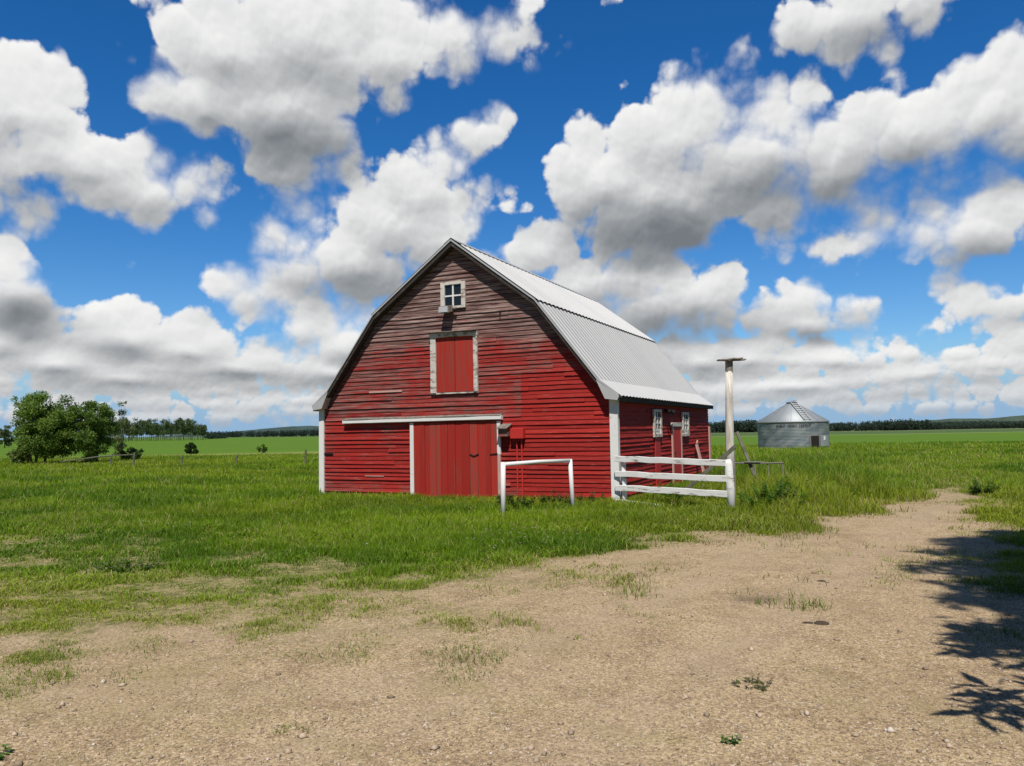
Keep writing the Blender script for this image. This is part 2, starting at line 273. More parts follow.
def f_bin(T, b):
    v = T.obj(); X, Y, Z = T.xyz(v)
    an = T.m('ARCTAN2', X, Y)
    st = T.noise(T.cxyz(T.m('MULTIPLY', an, 2.0), T.m('ADD', T.m('MULTIPLY', Z, 2.0), T.m('MULTIPLY', an, 1.9)), 0), 1.25, 3, .5)
    c = T.mix(T.ramp(st, .32, .70), (.135, .170, .190), (.27, .295, .30))  # diagonal mottling imitates reflections off the dents, painted into the base colour
    c = T.mix(T.m('MULTIPLY', T.ramp(T.noise(v, 9, 4), .55, .8), .4), c, (.25, .24, .22))
    setb(T, b, c, .55, .35, spec=.4)
M_bin = mat('galvanised_bin', f_bin)
def f_binroof(T, b):
    v = T.obj(); setb(T, b, T.mix(T.noise(v, 1.2, 5), (.27, .30, .32), (.36, .385, .395)), .55, .3)
M_binroof = mat('bin_roof_zinc', f_binroof)
def f_rust(T, b):
    v = T.obj(); setb(T, b, T.mix(T.noise(v, 9, 4), (.17, .15, .13), (.33, .31, .28)), .7, .2)
M_steel = mat('dull_steel', f_rust)
def plant_mat(name, transl=.35, rough=.55):
    m = bpy.data.materials.new(name); m.use_nodes = True; T = NT(m.node_tree); b = m.node_tree.nodes['Principled BSDF']
    c = T.attr('Col', 'Color'); setb(T, b, c, rough, spec=.25)
    tr = T.node('ShaderNodeBsdfTranslucent'); T.put(tr.inputs['Color'], T.mix(1., c, (1.3, 1.35, .7), 'MULTIPLY'))
    ms = T.node('ShaderNodeMixShader'); ms.inputs[0].default_value = transl
    T.l.new(b.outputs[0], ms.inputs[1]); T.l.new(tr.outputs[0], ms.inputs[2]); T.l.new(ms.outputs[0], m.node_tree.nodes['Material Output'].inputs[0])
    return m
M_grass = plant_mat('grass_blades', .3)
M_leaf = plant_mat('tree_leaves', .4)
M_petal = plant_mat('white_petals', .2)
def f_vcol(T, b): setb(T, b, T.attr('Col', 'Color'), .9, spec=.2)
M_stone = mat('gravel_stones', f_vcol)
M_far = mat('far_land', f_vcol)
def f_bark(T, b):
    v = T.obj(); n = T.noise(T.vm('MULTIPLY', v, (6, 6, 1.5)), 2., 5); setb(T, b, T.mix(n, (.05, .042, .034), (.19, .165, .14)), .9, spec=.2, normal=T.bump(n, .5, .02))
M_bark = mat('gray_bark', f_bark)
def f_aspen(T, b):
    v = T.obj(); n = T.noise(T.vm('MULTIPLY', v, (2, 2, 5)), 1., 4); setb(T, b, T.mix(T.ramp(n, .5, .65), (.40, .38, .33), (.09, .085, .075)), .9, spec=.2)
M_aspen = mat('aspen_bark', f_aspen)

def f_ground(T, b):
    g = T.node('ShaderNodeNewGeometry').outputs['Position']; X, Y, Z = T.xyz(g)
    far = T.attr('Col', 'Color'); cov = T.attr('cover'); st = T.attr('stain')
    # gravel: pinkish-tan grit of many small stones
    big = T.noise(g, .45, 4, .6); mid = T.noise(g, 2.3, 5, .65)
    c = T.mix(T.ramp(big, .35, .65), (.420, .326, .202), (.385, .288, .178))
    c = T.mix(T.ramp(mid, .42, .68), c, (.31, .228, .14))
    v1 = T.voro(g, 70., out='Color'); v2 = T.voro(g, 150., out='Color'); f1 = T.voro(g, 70.)
    s1 = T.xyz(v1)[0]; s2 = T.xyz(v2)[0]
    c = T.mix(1., c, T.mix(s1, (.62, .60, .58), (1.36, 1.35, 1.31)), 'MULTIPLY')
    c = T.mix(1., c, T.mix(s2, (.74, .73, .72), (1.25, 1.25, 1.24)), 'MULTIPLY')
    c = T.mix(T.ramp(s1, .94, .97), c, (.56, .47, .37))
    c = T.mix(T.m('MULTIPLY', T.ramp(s2, .10, .05), .6), c, (.16, .115, .075))
    c = T.mix(T.m('MULTIPLY', T.ramp(T.m('ADD', T.noise(g, 1.3, 6, .72), T.m('MULTIPLY', X, -.012)), .50, .66), .55), c, T.mix(s1, (.20, .17, .065), (.38, .31, .15)))
    c = T.mix(T.m('MULTIPLY', T.ramp(T.noise(g, 11., 4, .7), .58, .72), .55), c, (.20, .15, .09))
    c = T.mix(T.m('MULTIPLY', T.ramp(T.noise(T.vm('MULTIPLY', g, (1., .35, 1.)), .9, 4), .56, .72), .35), c, (.30, .24, .115))
    ru = T.attr('rut'); c = T.mix(T.m('MULTIPLY', ru, T.ramp(T.noise(g, 1.5, 3), .3, .7, .15, .6)), c, T.mix(s1, (.36, .27, .18), (.43, .335, .228)))
    c = T.mix(T.m('MULTIPLY', st, .7), c, (.085, .06, .04))
    # soil / thatch under turf
    so = T.mix(T.ramp(T.noise(g, 3.2, 7, .75), .36, .64), (.070, .088, .016), (.26, .225, .095))
    so = T.mix(T.ramp(T.noise(g, 9., 6, .75), .48, .62), so, (.36, .285, .15))
    e = T.m('ADD', cov, T.m('ADD', T.m('MULTIPLY', T.m('SUBTRACT', T.noise(g, 1.8, 5, .7), .5), 1.2), T.m('MULTIPLY', T.m('SUBTRACT', T.noise(g, 16., 4, .75), .5), 1.1)))
    near = T.mix(T.ramp(e, .30, .85), c, so)
    # fields further off, with soft streaks
    fv = T.noise(T.vm('MULTIPLY', g, (.03, .12, 0)), 1., 6, .65); fh = T.noise(T.vm('MULTIPLY', g, (.5, 1.5, 0)), 1., 5, .7)
    ff = T.mix(1., far, T.mix(fv, (.72, .76, .7), (1.3, 1.25, 1.25)), 'MULTIPLY')
    ff = T.mix(1., ff, T.mix(fh, (.78, .80, .78), (1.22, 1.2, 1.2)), 'MULTIPLY')
    col = T.mix(T.ramp(Y, 26., 48.), near, ff)
    h = T.m('ADD', T.m('MULTIPLY', T.ramp(f1, 0., .6, 1., 0.), .6), T.m('MULTIPLY', T.noise(g, 30., 4, .7), .8))
    setb(T, b, col, .92, normal=T.bump(h, .45, .008), spec=.15)
M_ground = mat('prairie_ground', f_ground)

# ------------------------------------------------------------------ ground sheet
def axis(lo, hi, step, far, growth):
    a = list(np.arange(lo, hi + 1e-6, step)); s = step
    while a[-1] < far: s *= growth; a.append(a[-1] + s)
    return a
ypos = np.array(sorted(set([-60, -30, -15, -8, -4, -2, 0, 1, 2] + axis(2.6, 20, .11, 6000, 1.045))))
xp = axis(0, 11, .13, 5000, 1.07); xpos = np.array(sorted(set([-a for a in xp] + xp)))
gx, gy = np.meshgrid(xpos, ypos); sh = gx.shape; gx = gx.ravel(); gy = gy.ravel()
gz = zground(gx, gy)
cover = np.ones(len(gx)); nearm = gy < 60
cover[nearm] = fields(gx[nearm], gy[nearm])[0]
stain = .9 * np.exp(-(((gx - 2.38) / .30) ** 2 + ((gy - 7.69) / .17) ** 2) ** 2) + .35 * np.exp(-(((gx - 4.2) / .9) ** 2 + ((gy - 12.2) / .35) ** 2))
def trackdist(x, y, pts):
    yy = np.array([p[1] for p in pts]); xx = np.array([p[0] for p in pts]); return np.abs(x - np.interp(y, yy, xx))
rut = np.zeros(len(gx))
for off in (-.75, .75): rut = np.maximum(rut, np.exp(-(trackdist(gx, gy, [(-1.2 + off, 3), (.9 + off, 6), (3.6 + off, 10), (6.6 + off, 14), (10.2 + off, 18.6)]) / .42) ** 2) * (gy > 2) * (gy < 19))
for off in (-.8, .8): rut = np.maximum(rut, .7 * np.exp(-((gy - 6.1 - off * .9 - .12 * gx - .02 * gx * gx) / .40) ** 2) * sstep(2.5, -1., gx))
def fieldcol(x, y):
    az = np.clip(x / np.maximum(y, 1), -1, 1); c = np.zeros((len(x), 3))
    rough = np.array([.155, .215, .022]); crop = np.array([.090, .175, .010]); crop2 = np.array([.070, .125, .034]); pale = np.array([.27, .27, .10]); brown = np.array([.25, .19, .13])
    c[:] = rough
    jit = (fbm(x * .05, y * .05, 3) - .5) * 9
    e1 = np.interp(az, [-.6, -.2, .2, .6], [66, 70, 54, 54]) + jit
    k = sstep(0, 5, y - e1)[:, None]; c = c * (1 - k) + crop * k
    k = (np.exp(-((y - e1) / 3.) ** 2) * .7)[:, None]; c = c * (1 - k) + pale * k
    right = sstep(0, .12, az)
    k = (sstep(176, 182, y) * right)[:, None]; c = c * (1 - k) + crop2 * k
    k = (np.exp(-((y - 180) / 7.) ** 2) * right * .8)[:, None]; c = c * (1 - k) + pale * k
    k = (sstep(400, 430, y) * right * .8)[:, None]; c = c * (1 - k) + np.array([.15, .17, .08]) * k
    k = (np.exp(-(((x + 31) / 7.) ** 2 + ((y - 54) / 7.) ** 2) ** 2) * .85)[:, None]; c = c * (1 - k) + brown * k
    k = (sstep(500, 900, y) * .5)[:, None]; c = c * (1 - k) + np.array([.09, .13, .08]) * k
    return c
gi = np.arange(len(gx)).reshape(sh)
GF = np.stack([gi[:-1, :-1], gi[:-1, 1:], gi[1:, 1:], gi[1:, :-1]], -1).reshape(-1, 4)
ground = npmesh('ground', np.stack([gx, gy, gz], 1), GF, M_ground, col=fieldcol(gx, gy), smooth=True, attrs={'cover': cover, 'stain': stain, 'rut': rut})
tag(ground, 'gravel farmyard and driveway running into green prairie fields', 'ground', kind='structure')

# ------------------------------------------------------------------ barn frame of reference
BX, BY, YAW = 2.3292, 17.3623, .448
cb, sb = math.cos(YAW), math.sin(YAW)
def b2w(u, v): return (BX + cb * u + sb * v, BY - sb * u + cb * v)
def inbarn(x, y, pad=0.):
    dx, dy = x - BX, y - BY; u = cb * dx - sb * dy; v = sb * dx + cb * dy
    return (u > -8.36 - pad) & (u < pad) & (v > -pad) & (v < 10.2 + pad)

# ------------------------------------------------------------------ grass
def blades(x, y, h, w, lean, col_root, col_tip, seg2=True):
    """curved tapered blades; all arrays of length n -> V, F, C"""
    n = len(x); z = zground(x, y) - .01
    a = rng.random(n) * 2 * np.pi; b = rng.random(n) * 2 * np.pi
    wx, wy = np.cos(a) * w / 2, np.sin(a) * w / 2
    lx, ly = np.cos(b) * lean * h, np.sin(b) * lean * h
    V = np.empty((n, 5, 3)); C = np.empty((n, 5, 3))
    V[:, 0] = np.stack([x - wx, y - wy, z], 1); V[:, 1] = np.stack([x + wx, y + wy, z], 1)
    mx, my, mz = x + lx * .3, y + ly * .3, z + h * .62
    V[:, 2] = np.stack([mx + wx * .75, my + wy * .75, mz], 1); V[:, 3] = np.stack([mx - wx * .75, my - wy * .75, mz], 1)
    V[:, 4] = np.stack([x + lx, y + ly, z + h * (1 - .25 * lean)], 1)
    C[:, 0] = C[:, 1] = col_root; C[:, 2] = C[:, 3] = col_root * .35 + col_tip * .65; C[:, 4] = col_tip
    i = np.arange(n)[:, None] * 5
    F = np.concatenate([i + np.array([[0, 1, 2]]), i + np.array([[0, 2, 3]]), i + np.array([[3, 2, 4]])], 0)
    return V.reshape(-1, 3), F, C.reshape(-1, 3)
def sample(n, y0, y1, power=1.):
    t = rng.random(n); iy = 1 / y0 + (1 / y1 - 1 / y0) * t; y = 1 / iy
    u = rng.uniform(-.78, .78, n); return u * y + rng.normal(0, .05, n), y
GV, GFc, GC = [], [], []; voff = 0
def addblades(x, y, h, w, lean, cr, ct):
    global voff
    V, F, C = blades(x, y, h, w, lean, cr, ct); GV.append(V); GFc.append(F + voff); GC.append(C); voff += len(V)
def grasscol(x, y, dry):
    n = len(x); p = fbm(x * .35 + 5, y * .55, 4); q = fbm(x * .10 + 50, y * .28 + 9, 4); r = rng.random(n)
    lush = np.array([.235, .365, .009]); deep = np.array([.095, .205, .007]); yel = np.array([.38, .40, .032]); straw = np.array([.50, .43, .19])
    k = np.clip((p - .5) * 3.4 + .55 + rng.normal(0, .15, n), 0, 1)[:, None]
    c = deep * (1 - k) + lush * k
    k2 = (np.clip((q - .46) * 2.6 + rng.normal(0, .2, n), 0, .8) * np.interp(y, [9, 14, 20, 45], [1, .9, .45, .6]))[:, None]; c = c * (1 - k2) + yel * k2
    s = (r < dry * np.clip(.15 + (p > .52) * .35, 0, 1))[:, None]; c = np.where(s, straw * (.7 + .5 * rng.random((n, 1))), c)
    return c * (.8 + .4 * rng.random((n, 1)))
# (a) the tall meadow
x, y = sample(1100000, 8.2, 66.)
cv, hh, dr = fields(x, y)
cl = fbm(x * .9, y * .9, 4); keep = (rng.random(len(x)) < np.clip(cv * 1.25 - .15, 0, 1) * sstep(.07, .17, hh + (cl - .5) * .12)) & ~inbarn(x, y, .06)
x, y, cv, hh, dr, cl = (a[keep] for a in (x, y, cv, hh, dr, cl))
h = hh * (.40 + .70 * cl) * rng.uniform(.55, 1.25, len(x)) * np.interp(y, [20, 60], [1, .7])
tall = rng.random(len(x)) < .03; h = np.where(tall, h * 1.3, h)
w = np.maximum(.0055, .00066 * y) * rng.uniform(.6, 1.4, len(x))
ct = grasscol(x, y, dr); ct = np.where(tall[:, None] & (rng.random(len(x)) < .5)[:, None], np.array([.36, .36, .11]), ct)
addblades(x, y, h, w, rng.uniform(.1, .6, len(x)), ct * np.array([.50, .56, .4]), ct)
# (b) short patchy turf and sprouts at the edge of the gravel
x, y = sample(900000, 3.6, 17.)
cv, hh, dr = fields(x, y)
cl = fbm(x * 1.6 + 3, y * 2.2, 4); cl2 = fbm(x * 6, y * 6, 3)
pr = np.clip((cv - .16 * (y < 6.4) + (cl - .5) * 1.7 + (cl2 - .5) * 1.2 - .42) * 1.7, .22 * (cv > .25), 1) * np.clip(cv * 2.2 - .15, 0, 1) * np.where(cv < .3, .55, 1)
keep = (rng.random(len(x)) < pr) & (rng.random(len(x)) > sstep(.12, .24, hh))
x, y, cv, hh, dr, cl = (a[keep] for a in (x, y, cv, hh, dr, cl))
h = np.maximum(hh, .03) * (.35 + 1.9 * np.clip(cl - .3, 0, 1)) * rng.uniform(.5, 1.5, len(x))
w = np.maximum(.0045, .0008 * y) * rng.uniform(.7, 1.5, len(x))
ct = grasscol(x, y, np.clip(dr * 1.2, 0, 1)); k = np.clip((.75 - cv) * 1.2, 0, .65)[:, None] * rng.random((len(x), 1)); ct = ct * (1 - k) + np.array([.26, .24, .085]) * k
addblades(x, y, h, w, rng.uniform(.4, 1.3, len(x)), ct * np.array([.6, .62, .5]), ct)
# (c) thin dry straw lying on the gravel
x, y = sample(90000, 3.4, 13.)
cv, hh, dr = fields(x, y); cl = fbm(x * 1.1 + 30, y * 1.1, 3)
keep = rng.random(len(x)) < np.clip((cl - .38) * 3, 0, 1) * np.clip(.16 + cv * 1.6, 0, .8)
x, y = x[keep], y[keep]; n = len(x)
k = rng.random((n, 1)); ct = (np.array([.50, .42, .23]) * k + np.array([.22, .19, .07]) * (1 - k)) * (.7 + .5 * rng.random((n, 1)))
addblades(x, y, rng.uniform(.010, .026, n), np.full(n, .005), rng.uniform(1.2, 3., n), ct * .8, ct)
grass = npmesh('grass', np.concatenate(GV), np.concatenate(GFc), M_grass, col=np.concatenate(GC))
tag(grass, 'green prairie grass, tall round the barn and thin at the gravel edge', 'grass', kind='stuff')
del GV, GFc, GC
# pebbles on the driveway
x, y = sample(70000, 3.2, 15.)
cv = fields(x, y)[0]; keep = rng.random(len(x)) > cv * 1.4; x, y = x[keep], y[keep]; n = len(x)
r = np.exp(rng.normal(math.log(.0045), .4, n)); r = np.minimum(r, .016); bigs = rng.random(n) < .004; r = np.where(bigs, rng.uniform(.012, .03, n), r)
z = zground(x, y) + r * .25
o = np.array([[1, 0, 0], [0, 1, 0], [-1, 0, 0], [0, -1, 0], [0, 0, .7], [0, 0, -.7]])
V = o[None] * r[:, None, None] * rng.uniform(.6, 1.3, (n, 6, 1)); a = rng.random(n) * 6.3
V = np.stack([V[..., 0] * np.cos(a)[:, None] - V[..., 1] * np.sin(a)[:, None], V[..., 0] * np.sin(a)[:, None] + V[..., 1] * np.cos(a)[:, None], V[..., 2]], -1)
V += np.stack([x, y, z], 1)[:, None]
f = np.array([[0, 1, 4], [1, 2, 4], [2, 3, 4], [3, 0, 4], [1, 0, 5], [2, 1, 5], [3, 2, 5], [0, 3, 5]])
F = (np.arange(n)[:, None, None] * 6 + f[None]).reshape(-1, 3)
tone = rng.random((n, 1)); c = np.array([.20, .15, .10]) * (1 - tone) + np.array([.54, .43, .32]) * tone
c = np.where(rng.random((n, 1)) < .04, np.array([.58, .51, .42]), c)
gravel = npmesh('gravel', V.reshape(-1, 3), F, M_stone, col=np.repeat(c, 6, 0))
tag(gravel, 'loose tan and grey pebbles strewn over the driveway', 'gravel', kind='stuff')
# small white meadow flowers
x, y = sample(5000, 10.5, 34.)
cv, hh, dr = fields(x, y); cl = fbm(x * .5 + 70, y * .5, 3)
keep = (rng.random(len(x)) < np.clip((cl - .5) * 3, 0, 1) * (x < 1.5) * .45) & (hh > .15) & ~inbarn(x, y, .2); x, y, hh = x[keep], y[keep], hh[keep]; n = len(x)
z = zground(x, y) + hh * rng.uniform(.6, 1., n); r = rng.uniform(.010, .022, n)
o = np.array([[1, 0, 0], [0, 1, .1], [-1, 0, .3], [0, -1, .1]])
V = o[None] * r[:, None, None] + np.stack([x, y, z], 1)[:, None]
F = (np.arange(n)[:, None] * 4 + np.arange(4)[None])
flw = npmesh('wildflowers', V.reshape(-1, 3), F, M_petal, col=np.full((n * 4, 3), .6))
tag(flw, 'small white wildflowers scattered through the meadow grass', 'flowers', kind='stuff')

# ------------------------------------------------------------------ barn
barn = thing('barn', 'red weathered clapboard barn with a gambrel roof of corrugated metal', 'barn', (BX, BY, 0), -YAW)
CU = -4.09
PROF = [(-8.46, 2.437), (-7.98, 2.807), (-6.46, 4.764), (CU, 6.451), (-1.85, 4.764), (-.33, 2.807), (.158, 2.437)]
WALLTOP = [(-8.35, 2.44), (-7.98, 2.76), (-6.44, 4.70), (CU, 6.38), (-1.87, 4.70), (-.33, 2.76), (0., 2.44)]
def gable_ext(z):
    if z <= 2.44: return -8.35, 0.
    zs = [p[1] for p in WALLTOP[:4]]; l = np.interp(z, zs, [p[0] for p in WALLTOP[:4]]); r = np.interp(z, zs, [p[0] for p in WALLTOP[:3:-1]] + [CU])
    return float(l), float(r)
def clapboards(mapf, ext, z0, z1, name, m, seed):
    """lapped boards: mapf(s, out, z) -> local point, ext(z) -> (s0, s1)"""
    rd = random.Random(seed); mb = MB(); z = z0; bare = []
    while z < z1:
        e = .104 * rd.uniform(.92, 1.08); za, zb = z, min(z + e + .012, z1 + .02)
        a0, a1 = ext(min(za, z1 - .001)); b0, b1 = ext(min(zb, z1 - .001)); s = a0; rowtone = rd.random()
        while s < a1 - .02:
            ln = rd.uniform(1.6, 4.4); t = min(s + ln, a1)
            if a1 - t < .5: t = a1
            mb.cur = min(1, max(0, .5 * rowtone + .5 * rd.random()))
            k = max(1, int((t - s) / .45)); dz0 = rd.uniform(-.006, .006); pl = .028 + rd.uniform(-.008, .016); pts = []
            for i in range(k + 1):
                q = s + (t - s) * i / k; dz = dz0 + rd.uniform(-.005, .005); pr = pl + rd.uniform(-.004, .004)
                qb = min(max(q, b0), b1)
                if q < a0 + .001: qb = b0
                if q > a1 - .001: qb = b1
                pts.append((mapf(q, -.004, za + dz), mapf(q, pr, za + dz), mapf(qb, .006, zb)))
            vs = [p for tr in pts for p in tr]; fs = []
            for i in range(k):
                o = i * 3; fs += [(o, o + 3, o + 4, o + 1), (o + 1, o + 4, o + 5, o + 2)]
            fs += [(0, 1, 2), (len(vs) - 3, len(vs) - 1, len(vs) - 2)]
            mb.add(vs, fs); s = t + .004
        z += e
    return mb
mb = clapboards(lambda s, o, z: (s, -o, z), gable_ext, .05, 6.38, 'front', M_siding, 3)
mb.cur = 0; mb.add([(u, .012, z) for u, z in [(-8.35, 0)] + WALLTOP + [(0, 0)]], [tuple(range(9))[::-1]])
mb.build('front_wall', M_siding, barn)
mb = clapboards(lambda s, o, z: (o, s, z), lambda z: (0., 10.1), .05, 2.42, 'side', M_siding, 5)
mb.cur = 0; mb.add([(-.012, 0, 0), (-.012, 10.1, 0), (-.012, 10.1, 2.44), (-.012, 0, 2.44)], [(0, 1, 2, 3)])
mb.build('side_wall', M_siding, barn)
mb = clapboards(lambda s, o, z: (-8.35 - o, s, z), lambda z: (0., 10.1), .05, 2.42, 'side', M_siding, 8)
mb.cur = 0; mb.add([(-8.338, 0, 0), (-8.338, 10.1, 0), (-8.338, 10.1, 2.44), (-8.338, 0, 2.44)], [(3, 2, 1, 0)])
mb.build('side_wall', M_siding, barn)
mb = clapboards(lambda s, o, z: (s, 10.1 + o, z), gable_ext, .05, 6.38, 'back', M_siding, 9)
mb.cur = 0; mb.add([(u, 10.088, z) for u, z in [(-8.35, 0)] + WALLTOP + [(0, 0)]], [tuple(range(9))])
mb.build('back_wall', M_siding, barn)
# one board that lost its paint
mb = MB(); mb.box(-6.75, -5.72, -.043, -.03, 2.742, 2.79); mb.build('bare_board', M_pinkworn, barn, label='bare pale board where the red paint has gone')
mb = MB(); mb.box(-6.9, -6.3, -.043, -.03, .560, .580); mb.build('bare_board', M_pinkworn, barn, label='narrow whitish streak low on the front wall')
# roof
roof = MB()
inner = [(u, z - .13) for u, z in PROF]
V0, V1 = -.235, 10.33
n = len(PROF); vs = [(u, V0, z - .012) for u, z in PROF] + [(u, V0, z) for u, z in inner] + [(u, V1, z - .012) for u, z in PROF] + [(u, V1, z) for u, z in inner]
fs = []
for i in range(n - 1):
    fs += [(i, i + 1, 2 * n + i + 1, 2 * n + i), (n + i + 1, n + i, 3 * n + i, 3 * n + i + 1), (i + 1, i, n + i, n + i + 1), (2 * n + i, 2 * n + i + 1, 3 * n + i + 1, 3 * n + i)]
fs += [(0, 2 * n, 3 * n, n), (n - 1, 2 * n - 1, 4 * n - 1, 3 * n - 1)]
roof.add(vs, fs); roof = roof.build('roof', M_dark, barn)
def corr_panel(p, q, lift, ext_lo, ext_hi, rows=3, label=None):
    """corrugated sheets from the upper line p to the lower line q (u, z)"""
    d = np.array([q[0] - p[0], q[1] - p[1]]); L = np.linalg.norm(d); d /= L; nrm = np.array([-d[1], d[0]])
    if nrm[1] < 0: nrm = -nrm
    v = np.arange(-.25, 10.345, .021); am = .011 * np.cos(v / .26 * 2 * np.pi)
    t = np.linspace(-ext_hi, L + ext_lo, rows)
    P = np.zeros((rows, len(v), 3))
    for i, tt in enumerate(t):
        c = np.array(p) + d * tt; off = lift + am + (vnoise(v * .8, np.full_like(v, tt * 2)) - .5) * .006
        P[i, :, 0] = c[0] + nrm[0] * off; P[i, :, 2] = c[1] + nrm[1] * off; P[i, :, 1] = v
    idx = np.arange(rows * len(v)).reshape(rows, len(v))
    F = np.stack([idx[:-1, :-1], idx[1:, :-1], idx[1:, 1:], idx[:-1, 1:]], -1).reshape(-1, 4)
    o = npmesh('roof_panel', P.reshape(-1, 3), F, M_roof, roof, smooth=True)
    if label: o['label'] = label
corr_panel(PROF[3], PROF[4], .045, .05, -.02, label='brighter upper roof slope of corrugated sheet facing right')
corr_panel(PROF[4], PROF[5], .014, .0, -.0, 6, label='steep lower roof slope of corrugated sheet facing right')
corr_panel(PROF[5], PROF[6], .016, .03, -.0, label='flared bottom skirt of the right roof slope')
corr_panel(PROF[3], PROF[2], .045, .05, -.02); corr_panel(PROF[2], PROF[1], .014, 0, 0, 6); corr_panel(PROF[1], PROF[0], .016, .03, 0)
mb = MB()   # ridge cap
for k, (da, db) in enumerate(((.2, .2),)):
    mb.add([(CU - .20, -.255, 6.385), (CU, -.255, 6.52), (CU + .20, -.255, 6.385), (CU - .20, 10.35, 6.385), (CU, 10.35, 6.52), (CU + .20, 10.35, 6.385)], [(0, 1, 4, 3), (1, 2, 5, 4)])
mb.build('ridge_cap', M_flash, roof)
def rake(v0, v1):
    mb = MB()
    for (a, b), (u1, z1) in zip(PROF[:-1], PROF[1:]):
        mb.hexa([(a, v0, b - .012), (u1, v0, z1 - .012), (u1, v1, z1 - .012), (a, v1, b - .012), (a, v0, b + .034), (u1, v0, z1 + .034), (u1, v1, z1 + .034), (a, v1, b + .034)])
    mb.build('rake_trim', M_flash, roof)
rake(-.262, -.238); rake(10.334, 10.358)
for a, b, w in ((.10, .150, 1), (-8.452, -8.40, -1)):   # eave boards
    mb = MB(); mb.box(a, b, -.23, 10.32, 2.335, 2.385); mb.build('fascia', M_gray, roof)
for s in (1, -1):      # boxed eave ends of sheet metal
    f_ = (lambda u: u) if s > 0 else (lambda u: 2 * CU - u - .12)
    pts = [(f_(-.36), 2.80), (f_(.17), 2.42), (f_(.13), 2.33), (f_(-.16), 2.37)]
    mb = MB(); mb.add([(u, -.268, z) for u, z in pts] + [(u, -.03, z) for u, z in pts], [(0, 1, 2, 3), (4, 7, 6, 5), (0, 4, 5, 1), (1, 5, 6, 2), (2, 6, 7, 3), (3, 7, 4, 0)]); mb.build('eave_return', M_flash, roof)
mb = MB(); mb.box(.012, .098, .15, 10.1, 2.305, 2.33); mb.build('soffit', M_dark, roof)
# corner boards
mb = MB(); mb.box(-.13, .062, -.074, .012, .02, 2.36, .006); mb.box(.030, .0615, .013, .06, .02, 2.34); mb.build('corner_board', M_white, barn)
mb = MB(); mb.box(-8.40, -8.235, -.074, .012, .02, 2.36, .006); mb.box(-8.418, -8.401, -.04, .10, .02, 2.34); mb.build('corner_board', M_white, barn)
mb = MB(); mb.box(.034, .078, 9.97, 10.12, .02, 1.72); mb.build('corner_board', M_pinkworn, barn, label='pale worn board at the far corner')
# sliding door
door = MB(); u = -5.34; rd = random.Random(4)
while u < -2.98:
    w = min(rd.choice((.14, .19, .22, .25)), -2.97 - u); door.cur = rd.random(); dz = rd.uniform(-.015, .015)
    door.box(u + .003, u + w - .004, -.085 - rd.uniform(0, .012), -.045, .06 + dz, 1.93, .004); u += w
door = door.build('sliding_door', M_door, barn)
mb = MB(); mb.box(-5.455, -5.345, -.10, -.034, .06, 1.93, .006); mb.build('door_trim', M_white, door)
mb = MB(); mb.box(-2.968, -2.878, -.102, -.034, 1.12, 1.93, .006); mb.build('door_trim', M_white, door)
mb = MB(); mb.box(-2.965, -2.885, -.098, -.034, .06, 1.115, .006); mb.build('door_trim', M_pinkworn, door, label='red lower jamb with the white paint worn off')
mb = MB(); mb.beam((-3.72, -.103, 1.135), (-3.60, -.103, 1.085), .012, .03); mb.beam((-3.60, -.103, 1.085), (-3.47, -.103, 1.14), .012, .03); mb.build('handle', M_black, door); mb = MB(); mb.beam((-3.16, -.105, 1.13), (-2.95, -.11, 1.15), .012, .025); mb.build('handle', M_black, door)
mb = MB(); mb.beam((-7.54, -.10, 2.0), (-2.82, -.10, 2.015), .12, .105, jit=.004, seg=10); rail = mb.build('door_track', M_whiteworn if 0 else M_white, barn)
mb = MB(); mb.beam((-7.52, -.085, 2.066), (-2.83, -.085, 2.083), .17, .022, up=(0, -.25, 1), jit=.004, seg=9); mb.build('track_cover', M_gray, rail)
mb = MB(); mb.box(-8.23, -7.95, -.06, -.03, 1.15, 1.175); mb.build('strap', M_black, barn)
# loft door
loft = MB()
for u0, u1 in ((-4.66, -4.128), (-4.118, -3.59)):
    loft.cur = random.random(); loft.box(u0 + .002, u1, -.062, -.036, 2.68, 4.06, .004)
loft = loft.build('loft_door', M_door, barn)
mb = MB(); mb.beam((-4.745, -.062, 2.67), (-4.745, -.062, 4.06), .075, .165, up=(1, 0, 0), jit=.003, seg=5); mb.beam((-3.535, -.062, 2.67), (-3.535, -.062, 4.06), .075, .11, up=(1, 0, 0), jit=.003, seg=5)
mb.beam((-4.84, -.066, 4.12), (-3.47, -.066, 4.105), .085, .115, jit=.004, seg=5); mb.build('frame', M_whiteworn, loft)
mb = MB(); mb.beam((-4.84, -.08, 4.19), (-3.47, -.08, 4.175), .24, .02, jit=.004, seg=5); mb.build('drip_board', M_gray, loft)
mb = MB(); mb.box(-4.83, -3.48, -.075, -.034, 2.635, 2.668); mb.build('sill', M_whiteworn, loft)
# gable window
win = MB(); win.box(-4.51, -4.39, -.085, -.03, 4.77, 5.45, .006); win.box(-3.915, -3.80, -.085, -.03, 4.77, 5.43, .006); win.box(-4.389, -3.916, -.085, -.03, 5.37, 5.45, .006); win.box(-4.389, -3.916, -.085, -.03, 4.77, 4.83, .006)
win = win.build('gable_window', M_whiteworn, barn)
mb = MB(); mb.box(-4.388, -3.917, -.045, -.036, 4.831, 5.369); mb.build('pane', M_glass, win)
mb = MB(); mb.box(-4.175, -4.135, -.066, -.046, 4.831, 5.369); mb.box(-4.388, -4.176, -.064, -.046, 5.075, 5.112); mb.box(-4.134, -3.917, -.064, -.046, 5.075, 5.112); mb.build('muntin', M_white, win)
